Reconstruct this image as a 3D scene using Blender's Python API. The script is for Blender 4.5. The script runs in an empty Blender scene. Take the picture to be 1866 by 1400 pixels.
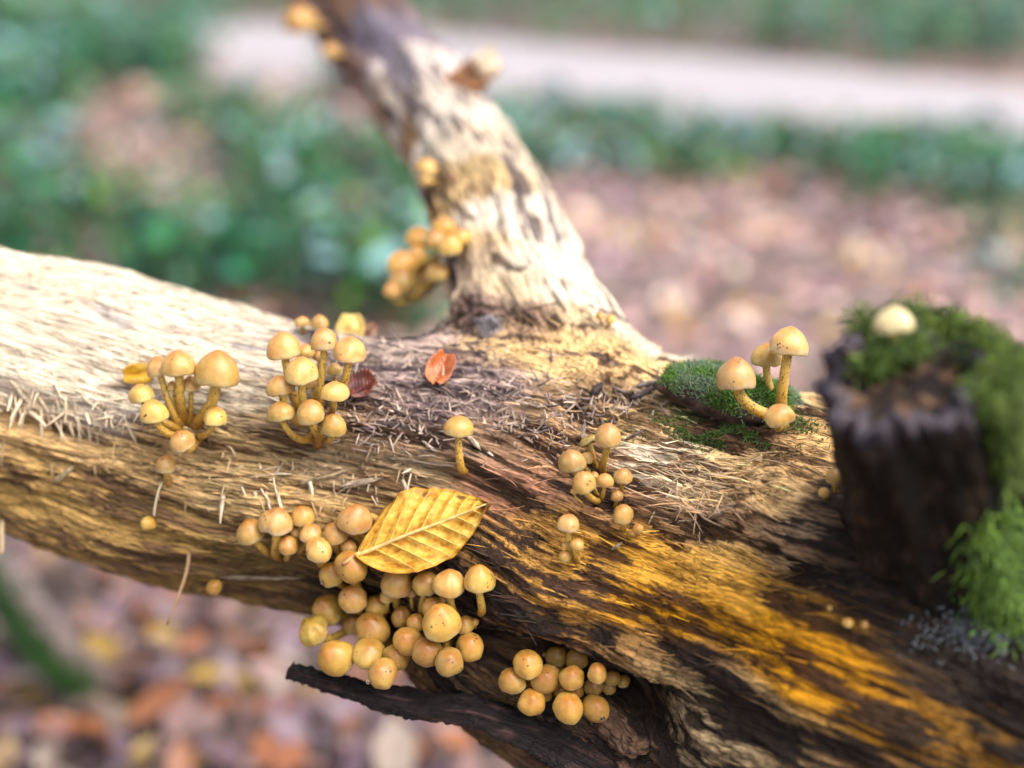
import bpy, math, random
import numpy as np
from mathutils import Vector
from mathutils.bvhtree import BVHTree

SC = bpy.context.scene
COL = SC.collection
rnd = random.Random(7)
rng = np.random.default_rng(11)
R = math.radians

# ------------------------------------------------------------------ camera, sky, sun, exposure
PITCH = R(22.0); DIST = 0.75; CAMH = 0.95; FPX = 2592.0
FWD = np.array([0, math.cos(PITCH), -math.sin(PITCH)])
UPV = np.array([0, math.sin(PITCH), math.cos(PITCH)])
RGT = np.array([1.0, 0, 0])
CAM = np.array([0, -DIST * math.cos(PITCH), CAMH])
cd = bpy.data.cameras.new('camera'); cam = bpy.data.objects.new('camera', cd); COL.objects.link(cam)
cam.location = CAM; cam.rotation_euler = (math.pi / 2 - PITCH, 0, 0)
cd.sensor_width = 36; cd.lens = 50; cd.clip_start = 0.02; cd.clip_end = 500
cd.dof.use_dof = True; cd.dof.focus_distance = 0.722; cd.dof.aperture_fstop = 2.2
SC.camera = cam

SUN_EL, SUN_AZ = R(56), R(122)      # azimuth measured from +Y (away from camera) towards +X
world = bpy.data.worlds.new('World'); SC.world = world; world.use_nodes = True
wn = world.node_tree.nodes; wl = world.node_tree.links
bg = wn['Background']; sky = wn.new('ShaderNodeTexSky'); sky.sky_type = 'NISHITA'; sky.sun_disc = False
sky.sun_elevation = SUN_EL; sky.sun_rotation = SUN_AZ; sky.air_density = 1.0; sky.dust_density = 4.0; sky.ozone_density = 1.0
hs = wn.new('ShaderNodeHueSaturation'); hs.inputs['Saturation'].default_value = 0.5; hs.inputs['Value'].default_value = 1.0
wl.new(sky.outputs[0], hs.inputs['Color']); wl.new(hs.outputs[0], bg.inputs['Color'])
bg.inputs['Strength'].default_value = 0.13
sl = bpy.data.lights.new('sun', 'SUN'); so = bpy.data.objects.new('sun', sl); COL.objects.link(so)
sl.energy = 1.5; sl.angle = R(60); sl.color = (1.0, 0.93, 0.82)
sdir = Vector((math.sin(SUN_AZ) * math.cos(SUN_EL), math.cos(SUN_AZ) * math.cos(SUN_EL), math.sin(SUN_EL)))
so.rotation_euler = sdir.to_track_quat('Z', 'Y').to_euler(); so.location = (1, 2, 4)
SC.view_settings.view_transform = 'Standard'; SC.view_settings.look = 'None'
SC.view_settings.exposure = 1.66; SC.view_settings.gamma = 1.0
try:
    SC.cycles.use_denoising = True
    SC.cycles.denoiser = 'OPENIMAGEDENOISE'
except Exception:
    pass
SC.cycles.max_bounces = 6; SC.cycles.diffuse_bounces = 3; SC.cycles.glossy_bounces = 2
SC.cycles.transmission_bounces = 4; SC.cycles.sample_clamp_indirect = 4.0
SC.cycles.caustics_reflective = False; SC.cycles.caustics_refractive = False

def ray(px, py):
    return FWD + RGT * ((px - 933.0) / FPX) + UPV * ((700.0 - py) / FPX)
def P(px, py, d):
    return CAM + d * ray(px, py)
def depth_of(p):
    return float(np.dot(np.asarray(p) - CAM, FWD))
def gp(px, py, z=0.0):                      # point of the ground seen along a ray
    v = ray(px, py); t = (z - CAM[2]) / v[2]
    return CAM + t * v
def unit(v):
    v = np.asarray(v, float); return v / (np.linalg.norm(v, axis=-1, keepdims=True) + 1e-12)

# ------------------------------------------------------------------ noise (vectorised value noise)
def _h(ix, iy, iz, seed):
    h = (ix.astype(np.uint32) * np.uint32(374761393)) ^ (iy.astype(np.uint32) * np.uint32(668265263)) ^ \
        (iz.astype(np.uint32) * np.uint32(2147483647)) ^ np.uint32((seed * 974634777) & 0xffffffff)
    h = (h ^ (h >> np.uint32(13))) * np.uint32(1274126177)
    h = (h ^ (h >> np.uint32(16))) * np.uint32(2246822519)
    return ((h ^ (h >> np.uint32(15))) & np.uint32(0xffffff)).astype(np.float32) / np.float32(0x7fffff) - np.float32(1)
def vn(x, y, z, seed=0):
    x = np.asarray(x, np.float32); y = np.asarray(y, np.float32); z = np.asarray(z, np.float32)
    x, y, z = np.broadcast_arrays(x, y, z)
    fx, fy, fz = np.floor(x), np.floor(y), np.floor(z)
    ix, iy, iz = fx.astype(np.int64), fy.astype(np.int64), fz.astype(np.int64)
    fx, fy, fz = x - fx, y - fy, z - fz
    fx = fx * fx * (3 - 2 * fx); fy = fy * fy * (3 - 2 * fy); fz = fz * fz * (3 - 2 * fz)
    def L(a, b, t): return a + (b - a) * t
    return L(L(L(_h(ix, iy, iz, seed), _h(ix + 1, iy, iz, seed), fx), L(_h(ix, iy + 1, iz, seed), _h(ix + 1, iy + 1, iz, seed), fx), fy),
             L(L(_h(ix, iy, iz + 1, seed), _h(ix + 1, iy, iz + 1, seed), fx), L(_h(ix, iy + 1, iz + 1, seed), _h(ix + 1, iy + 1, iz + 1, seed), fx), fy), fz)
def fbm(x, y, z, seed=0, o=3, g=0.5):
    a, t, s = 1.0, 0, 0
    for k in range(o):
        f = 2.03 ** k
        t = t + a * vn(x * f, y * f, z * f, seed + k * 17); s += a; a *= g
    return t / s
def sstep(a, b, x):
    t = np.clip((x - a) / (b - a), 0, 1); return t * t * (3 - 2 * t)

# ------------------------------------------------------------------ mesh + material helpers
def mesh(name, V, F, mat=None, parent=None, col=None, grain=None, smooth=True, wet=None, origin=None):
    V = np.asarray(V, np.float32)
    if origin is not None: V = V - np.asarray(origin, np.float32)
    me = bpy.data.meshes.new(name)
    if isinstance(F, np.ndarray):
        n, k = F.shape
        me.vertices.add(len(V)); me.vertices.foreach_set('co', V.ravel())
        me.loops.add(n * k); me.loops.foreach_set('vertex_index', F.astype(np.int32).ravel())
        me.polygons.add(n); me.polygons.foreach_set('loop_start', np.arange(0, n * k, k, dtype=np.int32))
        me.update(calc_edges=True)
    else:
        me.from_pydata(V.tolist(), [], F); me.update()
    if smooth: me.polygons.foreach_set('use_smooth', np.ones(len(me.polygons), bool))
    def cattr(nm, c):
        c = np.asarray(c, np.float32)
        if c.shape[1] == 3: c = np.concatenate([c, np.ones((len(c), 1), np.float32)], 1)
        a = me.color_attributes.new(nm, 'FLOAT_COLOR', 'POINT'); a.data.foreach_set('color', c.ravel())
    if col is not None: cattr('Col', col)
    if grain is not None:
        a = me.attributes.new('grain', 'FLOAT_VECTOR', 'POINT'); a.data.foreach_set('vector', np.asarray(grain, np.float32).ravel())
    if wet is not None:
        a = me.attributes.new('wet', 'FLOAT', 'POINT'); a.data.foreach_set('value', np.asarray(wet, np.float32))
    if mat: me.materials.append(mat)
    o = bpy.data.objects.new(name, me); COL.objects.link(o)
    if parent: o.parent = parent
    return o
def tag(o, label=None, cat=None, group=None, kind=None):
    if label: o['label'] = label
    if cat: o['category'] = cat
    if group: o['group'] = group
    if kind: o['kind'] = kind
    return o
def empty(name, loc, label, cat, group=None):
    o = bpy.data.objects.new(name, None); COL.objects.link(o); o.location = [float(c) for c in loc]
    o.empty_display_size = 0.01
    return tag(o, label, cat, group)
def grid_faces(nu, nv, wrap=True):
    i = np.arange(nu - 1)[:, None]; m = nv if wrap else nv - 1
    j = np.arange(m)[None, :]; j2 = (j + 1) % nv
    return np.stack([i * nv + j, i * nv + j2, (i + 1) * nv + j2, (i + 1) * nv + j], -1).reshape(-1, 4)

def mat_new(name):
    m = bpy.data.materials.new(name); m.use_nodes = True
    nt = m.node_tree; return m, nt.nodes, nt.links, nt.nodes['Principled BSDF']
def nd(n, t, **kw):
    x = n.new(t)
    for k, v in kw.items():
        if k.startswith('in_'): x.inputs[k[3:]].default_value = v
        else: setattr(x, k, v)
    return x

def wood_material():
    m, n, l, b = mat_new('weathered_wood')
    c = nd(n, 'ShaderNodeAttribute', attribute_name='Col'); g = nd(n, 'ShaderNodeAttribute', attribute_name='grain'); w = nd(n, 'ShaderNodeAttribute', attribute_name='wet')
    def aniso(sx, sy, det, rough, dist=0.0):
        mp = nd(n, 'ShaderNodeMapping'); mp.inputs['Scale'].default_value = (sx, sy, sy); l.new(g.outputs['Vector'], mp.inputs['Vector'])
        t = nd(n, 'ShaderNodeTexNoise', in_Scale=1.0, in_Detail=det, in_Roughness=rough, in_Distortion=dist); l.new(mp.outputs[0], t.inputs['Vector']); return t
    f1 = aniso(60, 800, 6, 0.7, 0.4); f2 = aniso(160, 2200, 3, 0.6); f3 = aniso(420, 600, 4, 0.65)
    r1 = nd(n, 'ShaderNodeMapRange'); r1.inputs[1].default_value = .3; r1.inputs[2].default_value = .72; l.new(f1.outputs[0], r1.inputs[0])
    r2 = nd(n, 'ShaderNodeMapRange'); r2.inputs[1].default_value = .3; r2.inputs[2].default_value = .7; r2.inputs[3].default_value = .7; r2.inputs[4].default_value = 1.25; l.new(f2.outputs[0], r2.inputs[0])
    r1.inputs[3].default_value = .30; r1.inputs[4].default_value = 1.6
    mu = nd(n, 'ShaderNodeMath', operation='MULTIPLY'); l.new(r1.outputs[0], mu.inputs[0]); l.new(r2.outputs[0], mu.inputs[1])
    f4 = aniso(22, 420, 3, 0.6, 0.3); ab = nd(n, 'ShaderNodeMath', operation='SUBTRACT'); ab.inputs[1].default_value = .5; l.new(f4.outputs[0], ab.inputs[0])
    ab2 = nd(n, 'ShaderNodeMath', operation='ABSOLUTE'); l.new(ab.outputs[0], ab2.inputs[0])
    ln = nd(n, 'ShaderNodeMapRange'); ln.inputs[1].default_value = .004; ln.inputs[2].default_value = .03; ln.inputs[3].default_value = .38; ln.inputs[4].default_value = 1.0; l.new(ab2.outputs[0], ln.inputs[0])
    mu2 = nd(n, 'ShaderNodeMath', operation='MULTIPLY'); l.new(mu.outputs[0], mu2.inputs[0]); l.new(ln.outputs[0], mu2.inputs[1])
    vm = nd(n, 'ShaderNodeVectorMath', operation='SCALE'); l.new(c.outputs['Color'], vm.inputs[0]); l.new(mu2.outputs[0], vm.inputs['Scale'])
    l.new(vm.outputs[0], b.inputs['Base Color'])
    rr = nd(n, 'ShaderNodeMapRange'); rr.inputs[3].default_value = .72; rr.inputs[4].default_value = .5; l.new(w.outputs['Fac'], rr.inputs[0]); l.new(rr.outputs[0], b.inputs['Roughness'])
    a1 = nd(n, 'ShaderNodeMath', operation='MULTIPLY_ADD'); a1.inputs[1].default_value = .5; l.new(f2.outputs[0], a1.inputs[0]); l.new(f1.outputs[0], a1.inputs[2])
    a2 = nd(n, 'ShaderNodeMath', operation='MULTIPLY_ADD'); a2.inputs[1].default_value = .45; l.new(f3.outputs[0], a2.inputs[0]); l.new(a1.outputs[0], a2.inputs[2])
    a3 = nd(n, 'ShaderNodeMath', operation='MULTIPLY_ADD'); a3.inputs[1].default_value = .5; l.new(ln.outputs[0], a3.inputs[0]); l.new(a2.outputs[0], a3.inputs[2])
    bp = nd(n, 'ShaderNodeBump', in_Strength=1.0, in_Distance=0.0022); l.new(a3.outputs[0], bp.inputs['Height']); l.new(bp.outputs[0], b.inputs['Normal'])
    b.inputs['Specular IOR Level'].default_value = .24
    return m
def attr_material(name, rough=.5, spec=.5, nscale=0, namp=.25, bump=0, sss=0, coat=0, specks=0, trans=0, sth=.56):
    m, n, l, b = mat_new(name)
    c = nd(n, 'ShaderNodeAttribute', attribute_name='Col'); out = c.outputs['Color']
    tc = nd(n, 'ShaderNodeTexCoord'); oi = nd(n, 'ShaderNodeObjectInfo')
    ad = nd(n, 'ShaderNodeVectorMath', operation='MULTIPLY_ADD'); l.new(oi.outputs['Random'], ad.inputs[0]); ad.inputs[1].default_value = (7, 3, 5); l.new(tc.outputs['Object'], ad.inputs[2])
    if nscale:
        t = nd(n, 'ShaderNodeTexNoise', in_Scale=nscale, in_Detail=4, in_Roughness=.6); l.new(ad.outputs[0], t.inputs['Vector'])
        r = nd(n, 'ShaderNodeMapRange'); r.inputs[1].default_value = .3; r.inputs[2].default_value = .7; r.inputs[3].default_value = 1 - namp; r.inputs[4].default_value = 1 + namp; l.new(t.outputs[0], r.inputs[0])
        vm = nd(n, 'ShaderNodeVectorMath', operation='SCALE'); l.new(out, vm.inputs[0]); l.new(r.outputs[0], vm.inputs['Scale']); out = vm.outputs[0]
        if bump:
            bp = nd(n, 'ShaderNodeBump', in_Strength=.6, in_Distance=bump); l.new(t.outputs[0], bp.inputs['Height']); l.new(bp.outputs[0], b.inputs['Normal'])
    if specks:
        vo = nd(n, 'ShaderNodeTexVoronoi', in_Scale=specks); l.new(ad.outputs[0], vo.inputs['Vector'])
        t2 = nd(n, 'ShaderNodeTexNoise', in_Scale=specks * .35, in_Detail=2); l.new(ad.outputs[0], t2.inputs['Vector'])
        th = nd(n, 'ShaderNodeMapRange'); th.inputs[1].default_value = sth; th.inputs[2].default_value = sth + .19; th.inputs[3].default_value = 0.0; th.inputs[4].default_value = .34; l.new(t2.outputs[0], th.inputs[0])
        lt = nd(n, 'ShaderNodeMath', operation='LESS_THAN'); l.new(vo.outputs['Distance'], lt.inputs[0]); l.new(th.outputs[0], lt.inputs[1])
        mx = nd(n, 'ShaderNodeMix', data_type='RGBA'); l.new(lt.outputs[0], mx.inputs[0]); l.new(out, mx.inputs[6]); mx.inputs[7].default_value = (.09, .04, .015, 1); out = mx.outputs[2]
    l.new(out, b.inputs['Base Color']); b.inputs['Roughness'].default_value = rough; b.inputs['Specular IOR Level'].default_value = spec
    if sss:
        b.inputs['Subsurface Weight'].default_value = sss; b.inputs['Subsurface Radius'].default_value = (1, .5, .2); b.inputs['Subsurface Scale'].default_value = .004
    if coat: b.inputs['Coat Weight'].default_value = coat; b.inputs['Coat Roughness'].default_value = .12
    if trans:
        td = nd(n, 'ShaderNodeBsdfTranslucent'); l.new(out, td.inputs['Color']); ms = nd(n, 'ShaderNodeMixShader'); ms.inputs[0].default_value = trans
        l.new(b.outputs[0], ms.inputs[1]); l.new(td.outputs[0], ms.inputs[2]); l.new(ms.outputs[0], n['Material Output'].inputs['Surface'])
    return m
M_WOOD = wood_material()
M_CAP = attr_material('mushroom_cap_skin', .44, .45, 320, .16, .0004, sss=.2, coat=.08, specks=460, sth=.52)
M_STEM = attr_material('mushroom_stem_flesh', .45, .45, 500, .25, .0005, specks=700, sth=.36)
M_FIBRE = attr_material('dry_wood_fibre', .75, .3, 300, .2)
M_MOSS = attr_material('moss_shoots', .5, .35, 0)
M_LITTER = attr_material('fallen_leaf_skin', .42, .5, 60, .25, trans=.12)
M_GREEN = attr_material('green_leaf_skin', .28, .4, 0, trans=.15)
M_GOLD = attr_material('golden_leaf_skin', .52, .35, 420, .2, .0005, trans=.2)
M_SOIL = attr_material('dark_soil', .7, .3, 400, .4, .001)

# ------------------------------------------------------------------ ground and path
def ground():
    rr = np.concatenate([[0], np.geomspace(.15, 140, 90)]); na = 120
    a = np.arange(na) / na * 2 * math.pi
    X = (rr[:, None] * np.cos(a)); Y = (rr[:, None] * np.sin(a)) + 1.5
    Z = .03 * fbm(X * 1.3, Y * 1.3, X * 0, 5, 3) * np.minimum(1, rr[:, None]) - .02
    V = np.stack([X, Y, Z], -1).reshape(-1, 3)
    m, n, l, b = mat_new('forest_soil')
    tc = nd(n, 'ShaderNodeTexCoord'); t = nd(n, 'ShaderNodeTexNoise', in_Scale=6, in_Detail=8, in_Roughness=.7); l.new(tc.outputs['Object'], t.inputs['Vector'])
    cr = nd(n, 'ShaderNodeValToRGB'); e = cr.color_ramp.elements
    e[0].position = .3; e[0].color = (.05, .035, .03, 1); e[1].position = .7; e[1].color = (.26, .19, .17, 1); l.new(t.outputs[0], cr.inputs[0]); l.new(cr.outputs[0], b.inputs['Base Color'])
    b.inputs['Roughness'].default_value = .6
    bp = nd(n, 'ShaderNodeBump', in_Distance=.02); l.new(t.outputs[0], bp.inputs['Height']); l.new(bp.outputs[0], b.inputs['Normal'])
    tag(mesh('ground', V, grid_faces(len(rr), na), m), kind='structure')
ground()
PU = [gp(x, y) for x, y in ((-900, -50), (0, 20), (560, 48), (1100, 94), (1500, 126), (1866, 166), (2600, 245))]
PL = [gp(x, y) for x, y in ((-900, 60), (0, 106), (560, 140), (1100, 198), (1500, 236), (1866, 270), (2600, 365))]
def path():
    k = 80; t = np.linspace(0, 6, k); ts = np.arange(7)
    A = np.stack([np.interp(t, ts, [p[c] for p in PU]) for c in range(3)], -1)
    B = np.stack([np.interp(t, ts, [p[c] for p in PL]) for c in range(3)], -1)
    A[:, 1] += .05 * vn(t * 3, 0, 0, 3); B[:, 1] += .05 * vn(t * 3, 5, 0, 4)
    m_ = 14; w = np.linspace(0, 1, m_)
    V = A[:, None] * (1 - w[None, :, None]) + B[:, None] * w[None, :, None]
    V[..., 2] = .022 + .012 * np.sin(w * math.pi) + .004 * vn(V[..., 0] * 8, V[..., 1] * 8, 0, 9)
    V[:, 0, 2] = V[:, -1, 2] = -.01
    m, n, l, b = mat_new('pale_gravel_path')
    tc = nd(n, 'ShaderNodeTexCoord'); t1 = nd(n, 'ShaderNodeTexNoise', in_Scale=30, in_Detail=6, in_Roughness=.7); l.new(tc.outputs['Object'], t1.inputs['Vector'])
    cr = nd(n, 'ShaderNodeValToRGB'); e = cr.color_ramp.elements
    e[0].position = .3; e[0].color = (.20, .178, .185, 1); e[1].position = .7; e[1].color = (.31, .28, .295, 1); l.new(t1.outputs[0], cr.inputs[0]); l.new(cr.outputs[0], b.inputs['Base Color'])
    b.inputs['Roughness'].default_value = .7
    tag(mesh('path', V.reshape(-1, 3), grid_faces(k, m_, False), m), kind='structure')
path()

# ------------------------------------------------------------------ the log: swept tubes joined by a smooth union
def catmull(pts, n):
    pts = np.asarray(pts, float); m = len(pts)
    t = np.linspace(0, m - 1, n); i = np.clip(t.astype(int), 0, m - 2); f = (t - i)[:, None]
    g = lambda k: pts[np.clip(k, 0, m - 1)]
    p0, p1, p2, p3 = g(i - 1), g(i), g(i + 1), g(i + 2)
    return .5 * (2 * p1 + (p2 - p0) * f + (2 * p0 - 5 * p1 + 4 * p2 - p3) * f ** 2 + (3 * p1 - p0 - 3 * p2 + p3) * f ** 3)
class Tube:
    def __init__(s, rows, n=160):
        A = np.array([np.append(P(x, y, d), w * d / FPX) for x, y, d, w in rows])
        C = catmull(A, n * 4); L = np.concatenate([[0], np.cumsum(np.linalg.norm(np.diff(C[:, :3], axis=0), axis=1))])
        s.S = np.linspace(0, L[-1], n); C = np.stack([np.interp(s.S, L, C[:, k]) for k in range(4)], -1)
        k = np.ones(9) / 9
        for c in range(4):
            pad = np.concatenate([2 * C[0, c] - C[4:0:-1, c], C[:, c], 2 * C[-1, c] - C[-2:-6:-1, c]]); C[:, c] = np.convolve(pad, k, 'valid')
        s.C = C[:, :3]; s.r = C[:, 3]; s.n = n
        T = unit(np.gradient(s.C, axis=0)); s.T = T
        N = np.array([0, 0, 1.0]) - T[:, 2:3] * T; s.N = unit(N); s.B = np.cross(T, s.N)
        s.lobe = []
    def at(s, S):
        f = lambda A: np.stack([np.interp(S, s.S, A[:, k]) for k in range(3)], -1)
        return f(s.C), f(s.T), f(s.N), f(s.B), np.interp(S, s.S, s.r)
    def rad(s, S, th, r):
        c, q = np.cos(th), np.sin(th)
        w = 1 + .045 * vn(S * 9, c * 1.1, q * 1.1, 21) + .03 * vn(S * 22, c * 2.2, q * 2.2, 23)
        return r * w
    def coords(s, X):
        out = []
        for a in range(0, len(X), 60000):
            x = X[a:a + 60000]
            d2 = ((x[:, None, :] - s.C[None]) ** 2).sum(-1); i = np.clip(d2.argmin(1), 1, s.n - 2)
            v = x - s.C[i]; out.append(s.S[i] + (v * s.T[i]).sum(-1))
        S = np.concatenate(out); C, T, N, B, r = s.at(S)
        v = X - C; a = (v * N).sum(-1); b = (v * B).sum(-1)
        return S, a, b, r, N, B
    def field(s, X):
        S, a, b, r, N, B = s.coords(X); th = np.arctan2(b, a); rho = np.hypot(a, b)
        d = rho - s.rad(S, th, r)
        end = np.maximum(s.S[0] - S, S - s.S[-1]); d = np.maximum(d, end)
        nrm = (N * a[:, None] + B * b[:, None]) / (rho[:, None] + 1e-9)
        return d, nrm, S, a, b
TRUNK = Tube([(-1500, 330, 1.02, 205), (-900, 480, .96, 215), (-400, 600, .92, 225), (0, 702, .868, 238), (250, 779, .852, 250), (430, 828, .842, 250), (600, 857, .835, 248),
              (700, 875, .833, 262), (850, 912, .834, 300), (1000, 985, .832, 362), (1150, 1034, .822, 390), (1300, 1086, .81, 400), (1500, 1155, .782, 417), (1866, 1300, .73, 440), (2300, 1480, .67, 470), (2900, 1760, .60, 560)], 200)
BRANCH = Tube([(1040, 800, .83, 190), (1010, 690, .84, 180), (963, 580, .865, 138), (930, 480, .91, 122), (888, 370, .97, 108), (822, 250, 1.07, 97), (733, 135, 1.18, 90), (655, 35, 1.29, 86), (570, -80, 1.42, 78), (440, -230, 1.6, 68)], 120)
KS = .036
def smooth_union(dt, db):
    h = np.maximum(KS - np.abs(dt - db), 0) / KS
    return np.minimum(dt, db) - h * h * KS * .25
def project(X, it=5):
    X = X.copy()
    for _ in range(it):
        dt, nt, *_a = TRUNK.field(X); db, nb, *_b = BRANCH.field(X)
        f = smooth_union(dt, db); w = sstep(-KS, KS, db - dt)[:, None]
        X -= f[:, None] * unit(nt * w + nb * (1 - w)) * .9
    return X
def march(px, py):                          # hit the undisplaced log along camera rays
    D = np.stack([ray(x, y) for x, y in zip(px, py)]); t = np.full(len(D), .45)
    for _ in range(70):
        X = CAM + D * t[:, None]
        f = smooth_union(TRUNK.field(X)[0], BRANCH.field(X)[0]); t += np.clip(f, -.05, .05) * .8
    return CAM + D * t[:, None], np.abs(f) < .004

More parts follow.
